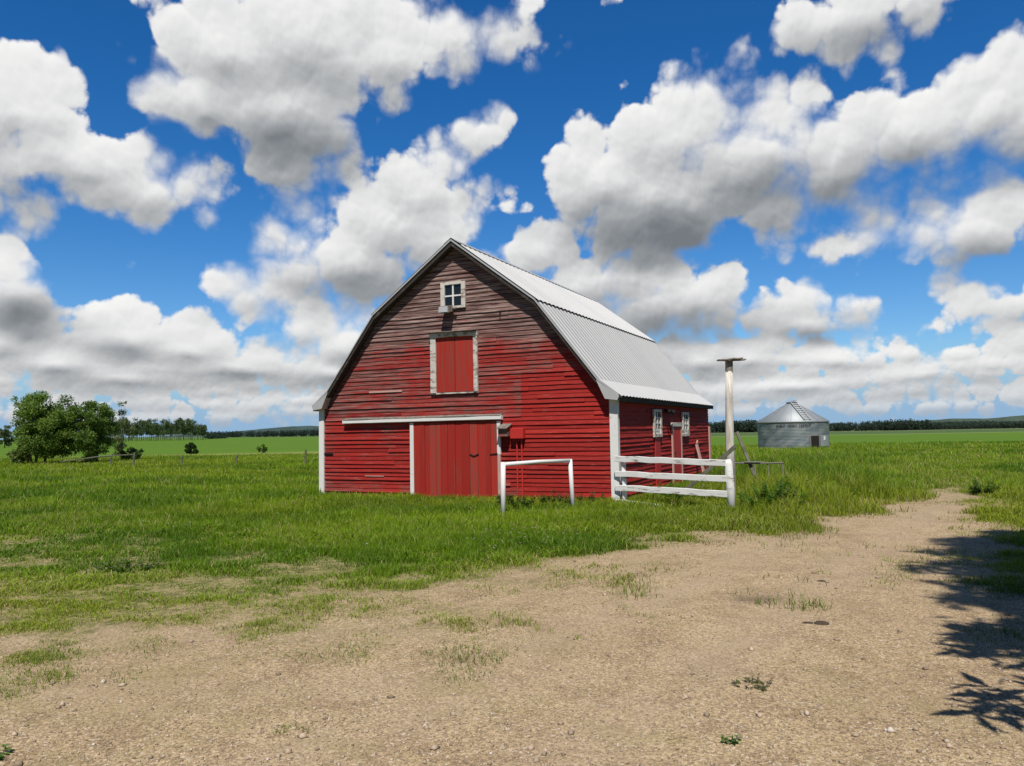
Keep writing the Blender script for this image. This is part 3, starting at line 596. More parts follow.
# flood light below the window
lamp = MB(); lamp.hexa([(-4.42, -.36, 4.63), (-4.12, -.36, 4.63), (-4.12, -.10, 4.70), (-4.42, -.10, 4.70), (-4.40, -.34, 4.80), (-4.14, -.34, 4.80), (-4.14, -.10, 4.85), (-4.40, -.10, 4.85)])
lamp = lamp.build('flood_lamp', M_gray, barn)
mb = MB(); mb.tube([(-4.27, -.03, 4.75), (-4.27, -.11, 4.76)], .03, 8); mb.build('bracket', M_steel, lamp); mb = MB(); mb.tube([(-4.12, -.16, 4.77), (-4.02, -.16, 4.75)], .03, 8); mb.build('bracket', M_steel, lamp)
mb = MB(); mb.hexa([(-4.40, -.373, 4.645), (-4.14, -.373, 4.645), (-4.14, -.361, 4.645), (-4.40, -.361, 4.645), (-4.39, -.358, 4.785), (-4.15, -.358, 4.785), (-4.15, -.346, 4.785), (-4.39, -.346, 4.785)]); mb.build('lens', M_flash, lamp)
mb = MB(); mb.tube([(-2.835, -.03, 4.60), (-2.835, -.10, 4.59), (-2.83, -.11, 4.50)], .014, 6); mb.build('hook', M_black, barn)
# side windows and door
for (a, b, z0, z1) in ((2.95, 3.72, 1.455, 2.185), (6.13, 6.93, 1.43, 2.15)):
    w = MB(); w.box(.03, .085, a, a + .13, z0, z1, .005); w.box(.03, .085, b - .13, b, z0, z1, .005); w.box(.03, .085, a + .131, b - .131, z1 - .07, z1, .005); w.box(.03, .095, a + .131, b - .131, z0, z0 + .09, .005)
    w = w.build('side_window', M_whiteworn, barn)
    mb = MB(); mb.box(.034, .044, a + .131, b - .131, z0 + .221, z1 - .071); mb.build('pane', M_glass, w)
    mb = MB(); mb.box(.034, .060, a + .131, b - .131, z0 + .091, z0 + .219); mb.build('lower_board', M_whitefence, w)
    mb = MB()
    for k in (1, 2): zz = z0 + .22 + (z1 - z0 - .29) * k / 3; mb.box(.046, .066, a + .131, b - .131, zz - .014, zz + .014)
    mb.box(.046, .064, (a + b) / 2 - .016, (a + b) / 2 + .016, z0 + .222, z1 - .072)
    mb.build('muntin', M_white, w)
sd = MB()
for k in range(4):
    sd.cur = random.random(); a = 4.97 + k * .226; sd.box(.035, .06 + random.uniform(0, .006), a, a + .222, .1, 1.72, .004)
sd = sd.build('side_door', M_red, barn)
mb = MB(); mb.box(.034, .075, 4.84, 4.965, .08, 1.72, .005); mb.build('door_trim', M_pinkworn, sd); mb = MB(); mb.box(.034, .075, 5.88, 6.0, .08, 1.72, .005); mb.build('door_trim', M_pinkworn, sd)
mb = MB(); mb.box(.034, .09, 4.8, 6.03, 1.725, 1.84, .005); mb.build('door_header', M_whiteworn, sd)
mb = MB(); mb.tube([(.06, 5.04, .98), (.10, 5.04, .98), (.10, 5.10, 1.0)], .018, 6); mb.build('handle', M_black, sd)
mb = MB(); mb.cur = 1; mb.box(.034, .062, 3.06, 3.56, .1, 1.45, .004); mb.build('patch_board', M_red, barn, label='bright red boards under the near side window')
sl = MB(); sl.box(.03, .06, 4.27, 4.47, 2.14, 2.22); sl = sl.build('wall_lamp', M_black, barn)
for dy in (-.07, .08):
    mb = MB(); mb.tube([(.06, 4.37 + dy, 2.17), (.12, 4.37 + dy * 1.5, 2.15), (.20, 4.37 + dy * 2.2, 2.11)], [.02, .05, .07], 8); mb.build('lamp_head', M_black, sl)

# things fixed against or near the barn
def atbarn(name, label, cat, u, v, z, group=None):
    x, y = b2w(u, v); return thing(name, label, cat, (x, y, z), -YAW, group)
t = atbarn('birdhouse', 'weathered wooden birdhouse with slanted roof beside the sliding door', 'birdhouse', -2.73, -.03, 1.56)
mb = MB(); mb.hexa([(-.12, -.23, 0), (.12, -.23, 0), (.12, -.006, 0), (-.12, -.006, 0), (-.12, -.23, .20), (.12, -.23, .20), (.12, -.006, .27), (-.12, -.006, .27)]); mb.build('body', M_box, t)
mb = MB(); mb.hexa([(-.145, -.31, .182), (.145, -.31, .182), (.145, -.004, .279), (-.145, -.004, .279), (-.145, -.31, .204), (.145, -.31, .204), (.145, -.004, .301), (-.145, -.004, .301)]); mb.build('roof', M_gray, t)
t = atbarn('electrical_box', 'bright red metal box with a conduit down the front wall', 'utility box', -2.40, -.03, 0)
mb = MB(); mb.box(-.175, .165, -.15, -.004, 1.50, 1.745, .008); b_ = mb.build('case', M_red, t)
mb = MB()
for du in (-.10, .02, .09): mb = MB(); mb.tube([(du, -.08, 1.50), (du, -.08, 1.43)], .018, 8); mb.build('cable_gland', M_red, b_)
for du in (-.05, .075):
    mb = MB(); mb.tube([(du, -.05, 1.50), (du, -.035, 1.2), (du, -.035, .02)], .020, 8); mb.build('conduit', M_red, t)
t = atbarn('leaning_board', 'faded pinkish board leaning on the barn side wall by the far corner', 'board', .12, 7.75, .1)
mb = MB(); mb.beam((.25, -.03, -.1), (-.02, .03, 1.05), .04, .26, up=(0, 1, 0), jit=.004, seg=3); mb.beam((-.02, .04, 1.05), (-.03, .22, 1.13), .04, .12, up=(0, 0, 1)); mb.build('plank', M_pinkworn, t)

# white pipe hitching rail
t = thing('hitching_rail', 'white painted pipe hitching rail before the red front wall', 'rail', (-.21, 15.0, 0))
P0, P1 = Vector((0, 0, 0)), Vector((1.41, 1.2, 0))
mb = MB(); mb.tube([(-.005, 0, -.1), (0, 0, .5), (.01, 0, 1.085)], .048, 12, jit=.02); mb.build('post', M_pipe, t, True)
mb = MB(); mb.tube([(1.445, 1.21, -.1), (1.42, 1.2, .5), (1.40, 1.19, 1.07)], .045, 12, jit=.02); mb.build('post', M_pipe, t, True)
mb = MB(); mb.tube([(.0, 0, 1.04), (.7, .6, 1.055), (1.42, 1.21, 1.045)], .040, 12, jit=.02); mb.build('rail', M_pipe, t, True)

# white board fence beside the barn corner
fx0, fy0, fx1, fy1 = 2.33, 17.08, 4.25, 15.28
t = thing('board_fence', 'white flaking three rail board fence running from the barn corner', 'fence', (fx0, fy0, 0))
dx, dy = fx1 - fx0, fy1 - fy0; L = math.hypot(dx, dy); ex, ey = dx / L, dy / L; nx, ny = ey * -1, ex
fr = lambda s, o, z: (ex * s + nx * o, ey * s + ny * o, z)
for za, zb, h_ in ((1.035, .985, .125), (.70, .675, .125), (.40, .37, .13)):
    mb = MB(); mb.beam(fr(-.05, -.06, za), fr(L - .02, -.06, zb), .05, h_, jit=.009, seg=9); mb.build('rail', M_whitefence, t)
mb = MB(); mb.beam(fr(-.08, -.09, .11), fr(L * .42, -.09, .05), .09, .10, jit=.006, seg=6); mb.build('base_board', M_whitefence, t)
mb = MB(); mb.beam(fr(.12, .03, 0), fr(.10, .03, .95), .10, .10, up=(1, 0, 0), jit=.004, seg=4); mb.build('post', M_whitefence, t)
mb = MB(); mb.tube([fr(L + .03, .02, -.1), fr(L + .02, .01, .5), fr(L + .0, 0, .97), fr(L - .01, 0, 1.05)], [.088, .084, .08, .055], 12, jit=.03); mb.build('post', M_whitefence, t, True)

# pole with a nesting platform
t = thing('platform_pole', 'bleached wooden pole topped by a flat plank platform', 'pole', (5.47, 19.5, 0))
mb = MB(); mb.tube([(0, 0, -.1), (.005, 0, 1.2), (.035, 0, 2.4), (.05, 0, 3.1)], [.112, .104, .097, .092], 14, jit=.05); pole = mb.build('shaft', M_postpale, t, True)
mb = MB(); mb.beam((.055, 0, 3.09), (.06, 0, 3.37), .165, .165, up=(1, 0, 0), jit=.004, seg=2); mb.build('neck', M_gray, pole)
mb = MB(); mb.beam((-.24, -.1, 3.385), (.36, -.1, 3.42), .19, .035, jit=.010, seg=5); mb.beam((-.20, .1, 3.39), (.50, .1, 3.40), .19, .035, jit=.010, seg=5); mb.build('platform', M_gray, t)

# grey boards and the pipe rack by the pole
t = thing('fallen_plank', 'grey weathered plank slanting up behind the white fence rails', 'plank', (3.68, 16.8, .35))
mb = MB(); mb.beam((-.05, .05, -.1), (1.06, -.36, .93), .04, .085, jit=.004, seg=5); mb.build('plank', M_graylong, t)
t = thing('propped_plank', 'grey plank propped upright against the pole beyond the fence', 'plank', (5.37, 17.6, 0))
mb = MB(); mb.beam((.10, -.05, .55), (-.13, .42, 1.57), .035, .075, up=(1, 0, 0), jit=.004, seg=4); mb.build('plank', M_graylong, t)
t = thing('pipe_rack', 'thin grey steel pipe rack standing in tall grass by the pole', 'pipe rack', (4.95, 17.3, 0))
mb = MB(); mb.tube([(0, 0, .88), (.7, .5, .84), (1.43, 1.0, .82)], .017, 8); mb.build('rail', M_steel, t)
for px_, py_, h_ in ((.54, .3, .84), (.97, .7, .83), (1.42, 1.0, .82)):
    mb = MB(); mb.tube([(px_, py_, h_), (px_ + .05, py_ + .02, -.05)], .016, 8); mb.build('leg', M_steel, t)
mb = MB(); mb.beam((.25, .2, .89), (.75, .45, .88), .12, .02, jit=.003, seg=2); mb.build('plate', M_steel, t)
t = thing('steel_stake', 'thin grey steel stake standing right beside the white fence post', 'stake', (4.62, 16.2, 0))
mb = MB(); mb.tube([(0, 0, -.05), (.02, 0, 1.05)], .016, 8); mb.build('rod', M_steel, t)

# ------------------------------------------------------------------ grain bin
BINX, BINY, BR = 20.05, 55.2, 2.40
t = thing('grain_bin', 'squat round galvanised steel grain bin with a cone roof', 'grain bin', (BINX, BINY, -.06), math.atan2(BINX, -BINY) if 0 else 0)
ang0 = math.atan2(-BINY, -BINX)        # direction that faces the yard
def bp(a, r, z): return (math.cos(ang0 + a) * r, math.sin(ang0 + a) * r, z)
na, nz = 128, 121; A_ = np.linspace(0, 2 * np.pi, na, endpoint=False); Z_ = np.linspace(0, 2.05, nz)
aa, zz = np.meshgrid(A_, Z_); rr = BR + .005 * np.sin(zz / .1 * 2 * np.pi) + (fbm(aa * 3 + 3, zz * 1.4 + aa * 1.2, 3) - .5) * .05 * np.minimum(1, np.minimum(aa, 2 * np.pi - aa) * 3)
V = np.stack([rr * np.cos(aa), rr * np.sin(aa), zz], -1).reshape(-1, 3); idx = np.arange(na * nz).reshape(nz, na)
F = np.stack([idx[:-1], np.roll(idx[:-1], -1, 1), np.roll(idx[1:], -1, 1), idx[1:]], -1).reshape(-1, 4)
shell = npmesh('shell', V, F, M_bin, t, smooth=True)
mb = MB(); nr = 72
for k in range(nr):
    a0, a1 = 2 * math.pi * k / nr, 2 * math.pi * (k + 1) / nr
    q = lambda a, r, z: (math.cos(a) * r, math.sin(a) * r, z)
    mb.add([q(a0, BR + .07, 2.03), q(a1, BR + .07, 2.03), q(a1, .33, 3.32), q(a0, .33, 3.32), q(a0, BR + .06, 1.985), q(a1, BR + .06, 1.985)], [(0, 1, 2, 3), (4, 5, 1, 0)])
rf = mb.build('roof', M_binroof, t, True); nr = 16
mb = MB()
for k in range(nr):
    a0 = 2 * math.pi * k / nr; q = lambda r, z: (math.cos(a0) * r, math.sin(a0) * r, z)
    mb.beam(q(BR + .08, 2.045), q(.34, 3.335), .02, .012, up=(math.cos(a0), math.sin(a0), 1))
mb.build('roof_ribs', M_binroof, rf)
mb = MB(); mb.tube([(0, 0, 3.28), (0, 0, 3.40), (0, 0, 3.41), (0, 0, 3.45)], [.36, .36, .43, .30], 20); mb.build('cap', M_binroof, rf)
mb = MB()
for k in range(5): a = .35 + (k - 2) * .12; mb.tube([(.2 * math.cos(k), .2 * math.sin(k), 3.42), (.1 * math.cos(k) + .25, .2 * math.sin(k), 3.55)], .02, 6)
mb.build('cap_handle', M_steel, rf)
mb = MB()
def rp(a, f): r = (BR + .07) * (1 - f) + .33 * f; z = 2.03 * (1 - f) + 3.32 * f; x_, y_, _ = bp(a, r, 0); return Vector((x_, y_, z + .09))
ca = .42
for s in (-1, 1):
    o0 = Vector((-math.sin(ang0 + ca), math.cos(ang0 + ca), 0)) * .22 * s
    mb.tube([rp(ca, .03) + o0, rp(ca, .98) + o0], .035, 6)
for k in range(8):
    f = .08 + k * .12; o0 = Vector((-math.sin(ang0 + ca), math.cos(ang0 + ca), 0)) * .22
    mb.tube([rp(ca, f) - o0, rp(ca, f) + o0], .028, 6)
mb.build('roof_ladder', M_flash, t)
def curved(a0, a1, r, z0, z1, n=8):
    mb = MB()
    for k in range(n):
        b0, b1 = a0 + (a1 - a0) * k / n, a0 + (a1 - a0) * (k + 1) / n
        mb.add([bp(b0, r, z0), bp(b1, r, z0), bp(b1, r, z1), bp(b0, r, z1)], [(0, 1, 2, 3)])
    return mb
mb = curved(-math.pi, math.pi, BR + .03, 1.93, 1.98, 90); mb.build('eave_band', M_steel, t)
hd = curved(.47, .76, BR + .045, .30, 1.02, 6).build('hatch', M_black, t)
mb = curved(.46, .485, BR + .06, .32, 1.08, 2); mb2 = curved(.745, .77, BR + .06, .32, 1.08, 2); mb.add(mb2.v, mb2.f); mb2 = curved(.46, .77, BR + .062, 1.03, 1.08, 6); mb.add(mb2.v, mb2.f); mb.build('frame', M_steel, hd)
pn = curved(.80, 1.25, BR + .05, .30, 1.08, 8).build('hatch_door', M_binroof, t)
mb = curved(.93, 1.02, BR + .062, .72, 1.0, 3); mb.build('sticker', M_white, pn)
# lettering below the eave, too worn to read: short dark strokes
rd = random.Random(12); a = -.46
words = [7, 7, 9]
for wi, wl in enumerate(words):
    mb = MB()
    for k in range(wl):
        for s in range(rd.choice((2, 3))):
            if rd.random() < .6: aa0 = a + rd.uniform(0, .022); m2 = curved(aa0, aa0 + .010, BR + .03, 1.66, 1.82, 1)
            else: zz0 = rd.choice((1.66, 1.73, 1.80)); m2 = curved(a, a + .028, BR + .03, zz0, zz0 + .032, 1)
            mb.add(m2.v, m2.f)
        a += .038
    a += .05; mb.build('lettering', M_dark, t)

# ------------------------------------------------------------------ trees
def leafcloud(centers, radii, n, size, rd, dens_edge=.55, squash=.8):
    """leaf quads through several uneven clumps -> V, F, C"""
    k = len(centers); w = np.array(radii) ** 2; w = w / w.sum(); ci = rd.choice(k, n, p=w)
    d = rd.normal(size=(n, 3)); d /= np.linalg.norm(d, axis=1, keepdims=True); rr = rd.random(n) ** dens_edge
    P = np.array(centers)[ci] + d * (np.array(radii)[ci] * rr)[:, None] * np.array([1, 1, squash])
    a = rd.normal(size=(n, 3)); a /= np.linalg.norm(a, axis=1, keepdims=True); b = np.cross(a, rd.normal(size=(n, 3))); b /= np.linalg.norm(b, axis=1, keepdims=True)
    s = size * rd.uniform(.6, 1.4, n)[:, None]
    V = np.stack([P - a * s, P + b * s * .55, P + a * s, P - b * s * .55], 1)
    return V, P, ci, rr
def leafcol(P, ci, rr, rd, dark, light, k):
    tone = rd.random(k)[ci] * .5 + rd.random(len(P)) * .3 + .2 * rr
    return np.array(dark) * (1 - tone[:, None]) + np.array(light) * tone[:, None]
def add_tree(name, label, cat, loc, h, rad, seed, leaves, lsize, dark, light, trunk_r, nclump, stems=1, low=.25, group=None, bark=None, stemlean=.3, squash=.8, clr=.38, dome=0):
    rd = np.random.default_rng(seed); random.seed(seed)
    t = thing(name, label, cat, loc, 0, group); cen = []; rads = []
    mb = MB()
    for s in range(stems):
        bx, by = (rd.uniform(-1, 1, 2) * rad * .35 if stems > 1 else (0, 0)); lx, ly = bx + rd.uniform(-1, 1) * stemlean * rad, by + rd.uniform(-1, 1) * stemlean * rad
        mid = ((bx + lx) / 2 + rd.uniform(-.1, .1) * rad, (by + ly) / 2, h * .42); top = (lx, ly, h * (.70 if dome else .88))
        mb.tube([(bx, by, -.1), mid, top], [trunk_r, trunk_r * .65, trunk_r * .15], 7)
        for k in range(nclump // stems):
            f = rd.uniform(low, 1.); ang = rd.uniform(0, 6.28); env = math.sin(math.pi * min(1, max(.12, .22 + .78 * (1 - f) ** .8 if f > .5 else .4 + f * .9))) if 0 else (1 - ((f - .5) / .62) ** 2)
            ro = rad * max(.15, env) * rd.uniform(.35, .85)
            c = (lx * f + bx * (1 - f) + math.cos(ang) * ro, ly * f + by * (1 - f) + math.sin(ang) * ro, h * f * .93)
            cen.append(c); rads.append(rad * clr * rd.uniform(.55, 1.15) * (.75 + .25 * max(.2, env)))
            st = Vector((bx, by, 0)).lerp(Vector(top), max(.1, f * .75))
            mb.tube([st, st.lerp(Vector(c), .6) + Vector((0, 0, .05 * h)), c], [trunk_r * .35, trunk_r * .2, trunk_r * .06], 5)
    for k in range(dome):
        d = rd.normal(size=3); d /= np.linalg.norm(d); q = rd.random() ** .42; zc = h * .50 + d[2] * q * h * .44; fl = 1.0 if zc > h * .35 else .92
        cen.append((d[0] * q * rad * .86 * fl, d[1] * q * rad * .86 * fl, zc)); rads.append(rad * clr * rd.uniform(.6, 1.25))
    mb.build('trunk', bark or M_bark, t, True)
    V, P, ci, rr = leafcloud(cen, rads, leaves, lsize, rd, squash=squash)
    ok = V[:, :, 2].min(1) > .05; V, P, ci, rr = V[ok], P[ok], ci[ok], rr[ok]
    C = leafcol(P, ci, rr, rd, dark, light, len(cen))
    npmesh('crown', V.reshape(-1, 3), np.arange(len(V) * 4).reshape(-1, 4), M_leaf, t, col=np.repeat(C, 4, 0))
    return t
D1, L1 = (.045, .095, .018), (.20, .30, .055)
add_tree('willow_tree', 'broad green bushy tree, the largest of the clump at left', 'tree', (-30.2, 50., 0), 4.95, 2.45, 11, 46000, .062, D1, L1, .08, 10, 5, .15, clr=.21, dome=150)
add_tree('poplar_tree', 'dark green upright tree at the right side of the left clump', 'tree', (-27.6, 50.4, 0), 4.35, 1.65, 12, 24000, .060, (.038, .085, .016), (.155, .25, .045), .07, 8, 3, .15, clr=.25, dome=80)
add_tree('sparse_tree', 'thin wispy tree with sky showing through behind the left clump', 'tree', (-27.9, 54., 0), 4.5, 1.25, 13, 4200, .052, (.08, .11, .05), (.18, .22, .10), .045, 8, 2, .35, clr=.24, dome=34)
add_tree('willow_bush', 'low pale green willow bush at the left foot of the clump', 'bush', (-31.3, 49., 0), 1.3, .8, 14, 7000, .055, (.06, .11, .024), (.20, .26, .07), .04, 6, 3, .1, clr=.26, dome=40)
add_tree('round_bush', 'round dark green bush standing alone in the field', 'bush', (-28.6, 68.5, 0), 1.05, .62, 16, 2500, .085, (.010, .030, .008), (.035, .070, .015), .04, 12, 2, .2)
add_tree('field_shrub', 'small low shrub in the far field midway to the barn', 'bush', (-22.8, 70., 0), .75, .6, 17, 700, .08, (.09, .17, .015), (.12, .21, .02), .03, 8, 2, .2)
add_tree('hedge_shrub', 'low dark shrub behind the leaning fence post at left', 'bush', (-27.2, 55., 0), .9, .9, 18, 1100, .085, (.02, .05, .012), (.06, .11, .025), .03, 10, 3, .2)
add_tree('distant_tree', 'small hazy tree at the far left edge of the view', 'tree', (-105.5, 160., -.2), 5.0, 2.2, 19, 2600, .17, (.07, .10, .06), (.15, .19, .10), .12, 8, 1, .35, clr=.28, dome=26)
# aspen grove on the far edge of the left field
def zat(x, y): return float(zground(np.array([x]), np.array([y]))[0])
protos = []
for k in range(5):
    rd = np.random.default_rng(40 + k); random.seed(40 + k); h = (9.4, 8.4, 9.9, 7.8, 9.0)[k]
    mb = MB(); mb.tube([(0, 0, -.3), (rd.uniform(-.3, .3), 0, h * .5), (rd.uniform(-.5, .5), 0, h * .92)], [.17, .13, .03], 6)
    cen = [(rd.uniform(-1, 1) * 1.5, rd.uniform(-1, 1) * 1.5, h * f) for f in np.linspace(.36, .95, 16)]; rads = [rd.uniform(.8, 1.5) for c in cen]
    V, P, ci, rr = leafcloud(cen, rads, 1100, .24, rd); C = leafcol(P, ci, rr, rd, (.030, .062, .025), (.115, .165, .06), len(cen))
    protos.append((mb, V, C))
first = {}
spots = []
rd = np.random.default_rng(5)
for i in range(64):
    pxx = 96 + 110 * (i + rd.uniform(0, .8)) / 64; spots.append((pxx, rd.uniform(365, 420)))
for i, (pxx, Y) in enumerate(spots):
    X_ = (pxx - 512) / 769 * Y; k = int(rd.integers(0, 5)); loc = (X_, Y, zat(X_, Y)); sc = rd.uniform(.92, 1.18) * (.8 if pxx > 192 else 1.)
    t = thing('aspen_tree', 'slim pale trunked aspen in the grove beyond the left field', 'tree', loc, rd.uniform(0, 6.28), 'aspens of the grove on the far field edge'); t.scale = (sc, sc, sc)
    if k not in first:
        mb, V, C = protos[k]; a = mb.build('trunk', M_aspen, t, True); b = npmesh('crown', V.reshape(-1, 3), np.arange(len(V) * 4).reshape(-1, 4), M_leaf, t, col=np.repeat(C, 4, 0)); first[k] = (a, b)
    else:
        for src in first[k]: c = src.copy(); link(c, t)
# distant woods: reads as one dark mass
def woods(name, label, segs, seed, dark, light, density=1.):
    rd = np.random.default_rng(seed); Vs, Cs = [], []
    for (p0, p1, Y0, Y1, h0, h1) in segs:
        n = int(abs(p1 - p0) * 3.4 * density)
        for i in range(n):
            f = rd.random(); Y = Y0 + (Y1 - Y0) * f + rd.uniform(-14, 14); X_ = ((p0 + (p1 - p0) * f) - 512) / 769 * Y
            h = (h0 + (h1 - h0) * f) * (.72 + .5 * vnoise(np.array([X_ * .018]), np.array([seed * 3.3]))[0]) * rd.uniform(.8, 1.05); z0 = zat(X_, Y); r = h * rd.uniform(.28, .42)
            cen = [(X_ + rd.normal() * r * .5, Y + rd.normal() * r * .5, z0 + h * g) for g in (.2, .4, .6, .78, .93)]; m = 46
            V, P, ci, rr = leafcloud(cen, [r, r * 1.1, r, r * .8, r * .5], m, h * .085, rd)
            tn = rd.random(); c = np.array(dark) * (1 - tn) + np.array(light) * tn
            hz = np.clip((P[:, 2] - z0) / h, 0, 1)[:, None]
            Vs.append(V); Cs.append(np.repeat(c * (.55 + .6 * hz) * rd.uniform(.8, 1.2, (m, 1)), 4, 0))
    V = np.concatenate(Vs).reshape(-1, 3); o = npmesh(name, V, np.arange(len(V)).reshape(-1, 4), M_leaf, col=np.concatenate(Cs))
    tag(o, label, 'woods', kind='stuff')
woods('distant_woods', 'dark line of distant woods along the right horizon', [(705, 765, 520, 530, 7.4, 6.8), (820, 930, 530, 560, 7.6, 7.4), (925, 960, 560, 580, 6.2, 4.5), (955, 1060, 575, 590, 4.8, 5.6), (880, 1060, 640, 680, 6.2, 6.8)], 3, (.022, .044, .034), (.060, .090, .062))  # distance haze is put into the leaf colours by lightening them
woods('distant_woods', 'hazy dark woods along the left horizon beside the barn', [(205, 330, 900, 940, 8., 11.), (206, 226, 470, 520, 3.5, 3.)], 4, (.02, .042, .034), (.04, .07, .05), .8)
def ridge(name, label, pts, Y, thick, col):
    px0 = np.linspace(pts[0][0], pts[-1][0], 80); hz = np.interp(px0, [p[0] for p in pts], [p[1] for p in pts]) * (1 + .12 * (fbm(px0 * .08, px0 * 0 + 3, 4) - .5)); X_ = (px0 - 512) / 769 * Y
    V = []; 
    for d, f in ((-thick, 0), (-thick * .5, .6), (0, 1), (thick * .6, .7), (thick * 1.5, 0)):
        for a, h in zip(X_, hz): V.append((a * (Y + d) / Y, Y + d, -8 + (h + 8) * f))
    idx = np.arange(400).reshape(5, 80); F = np.stack([idx[:-1, :-1], idx[:-1, 1:], idx[1:, 1:], idx[1:, :-1]], -1).reshape(-1, 4)
    V = np.array(V); n = fbm(V[:, 0] * .03, V[:, 2] * .2 + V[:, 1] * .01, 4)[:, None]
    o = npmesh(name, V, F, M_far, col=np.array(col) * (.6 + .8 * n), smooth=True); tag(o, label, 'hills', kind='structure')
ridge('hills', 'low wooded blue green hills on the left horizon', [(150, 2), (215, 8), (270, 20), (300, 25), (345, 20), (420, 10)], 2200, 160, (.045, .075, .065))
ridge('hills', 'low hills with pale fields on the right horizon', [(860, 0), (910, 6), (950, 12), (985, 10), (1030, 18), (1120, 15)], 1900, 200, (.06, .09, .06))
# pale spoil heap at far left
# fence posts along the left pasture
for i, (x_, y_, h_, lx, lab) in enumerate(((-20.85, 42.3, .85, .10, 'grey fence post leaning at the end of the pole rail'), (-18.25, 42.5, .62, .0, 'short grey fence post below the round dark bush'), (-15.2, 42.4, .58, .01, 'faint fence post midway between the round bush and barn'), (-11.1, 41.2, .85, .02, 'tall pale fence post nearest the left barn corner'), (-22.3, 42.8, .6, -.02, 'grey fence post at the right foot of the tree clump'))):
    t = thing('fence_post', lab, 'fence post', (x_, y_, 0), 0, 'fence posts along the left pasture')
    mb = MB(); mb.tube([(0, 0, -.1), (lx * .5, 0, h_ * .5), (lx, 0, h_)], [.06, .058, .055], 8, jit=.06); mb.build('post', M_graylong, t)
t = thing('pole_rail', 'grey pole rail lying between posts by the tree clump', 'rail', (-25.6, 43.4, .58))
mb = MB(); mb.tube([(0, .2, -.22), (2.4, -.1, .05), (4.75, -1.05, .15)], [.035, .045, .035], 7, jit=.05); mb.build('pole', M_graylong, t)

# ------------------------------------------------------------------ weeds and small things in the yard
def weed(name, label, loc, h, rad, n, lsize, dark, light, seed, stems=7, group=None):
    rd = np.random.default_rng(seed); random.seed(seed); z = zat(loc[0], loc[1]); t = thing(name, label, 'weed', (loc[0], loc[1], z), 0, group)
    Vs, Cs = [], []; mb = MB()
    for s in range(stems):
        a = rd.uniform(0, 6.28); r = rad * math.sqrt(rd.random()); hh = h * rd.uniform(.55, 1.05) * (1 - .4 * r / rad); b0 = (math.cos(a) * r * .55, math.sin(a) * r * .55, -.02); b1 = (math.cos(a) * r * 1.15, math.sin(a) * r * 1.15, hh)
        mb.tube([b0, b1], [.006, .003], 4)
        for k in range(n // stems):
            f = rd.uniform(.12, 1.); p = np.array(b0) * (1 - f) + np.array(b1) * f; an = rd.uniform(0, 6.28); L = lsize * rd.uniform(.6, 1.3) * (1.25 - .6 * f); up = rd.uniform(-.15, .7)
            d = np.array([math.cos(an), math.sin(an), up]); sd_ = np.array([-math.sin(an), math.cos(an), 0]) * L * .26
            Vs.append([p, p + d * L * .5 + sd_, p + d * L - np.array([0, 0, L * .2]), p + d * L * .5 - sd_]); tn = rd.random() * .6 + .4 * f; Cs.append(np.array(dark) * (1 - tn) + np.array(light) * tn)
    mb.build('stem', M_bark, t)
    V = np.array(Vs).reshape(-1, 3); npmesh('leaves', V, np.arange(len(V)).reshape(-1, 4), M_leaf, t, col=np.repeat(np.array(Cs), 4, 0)); return t
Dk, Lt = (.045, .115, .010), (.15, .29, .022)
weed('thistle_clump', 'dark leafy weed clump just right of the white fence post', (5.0, 15.0), .72, .62, 2200, .10, (.035, .095, .010), (.12, .25, .020), 61, 40)
weed('weed_bush', 'tall green weeds growing behind the pipe rack', (6.0, 16.4), .8, .85, 2200, .11, Dk, Lt, 62, 26)
weed('weed_bush', 'tall weeds growing inside the white rail fence by the barn wall', (3.6, 17.4), .6, .7, 900, .10, Dk, Lt, 63, 24)
weed('weed_bush', 'dark weeds at the barn foot behind the left post of the hitching rail', (.0, 16.6), .42, .45, 700, .10, (.010, .040, .010), (.045, .12, .022), 64, 18)
weed('weed_bush', 'dark weeds at the barn foot between the hitching rail posts', (.95, 17.2), .36, .40, 500, .09, (.010, .040, .010), (.045, .12, .022), 65, 15)
weed('weed_bush', 'dark weeds under the barn wall beside the right corner board', (1.75, 17.1), .34, .40, 500, .09, (.010, .040, .010), (.05, .125, .022), 66, 15)
weed('weed_bush', 'scrubby dark weed on the grassy right side of the driveway', (11.0, 18.2), .50, .42, 600, .09, (.04, .09, .014), (.11, .19, .03), 67, 16)
weed('weed_bush', 'dark green weeds where the driveway meets the tall grass', (7.2, 17.2), .5, .6, 600, .11, Dk, Lt, 68, 16)
weed('weed_bush', 'small bright weed tuft alone in the thin turf at left', (-4.9, 9.9), .17, .40, 800, .05, (.06, .13, .016), (.17, .27, .04), 69, 26)
weed('weed_sprout', 'small bright green sprout alone on the gravel near the front', (1.14, 4.24), .05, .05, 60, .035, (.06, .15, .02), (.16, .30, .05), 70, 5)
weed('weed_sprout', 'bright green sprout on the gravel in the bottom left corner', (-2.79, 4.22), .07, .10, 120, .045, (.06, .15, .02), (.16, .30, .05), 71, 7)
weed('weed_sprout', 'dull green creeping sprout low on the gravel right of centre', (1.55, 5.1), .04, .16, 110, .04, (.06, .08, .025), (.14, .16, .05), 72, 10)
z = zat(2.62, 6.7); t = thing('dirt_clod', 'dark crumbled clod of dirt lying on the gravel drive', 'clod', (2.62, 6.7, z))
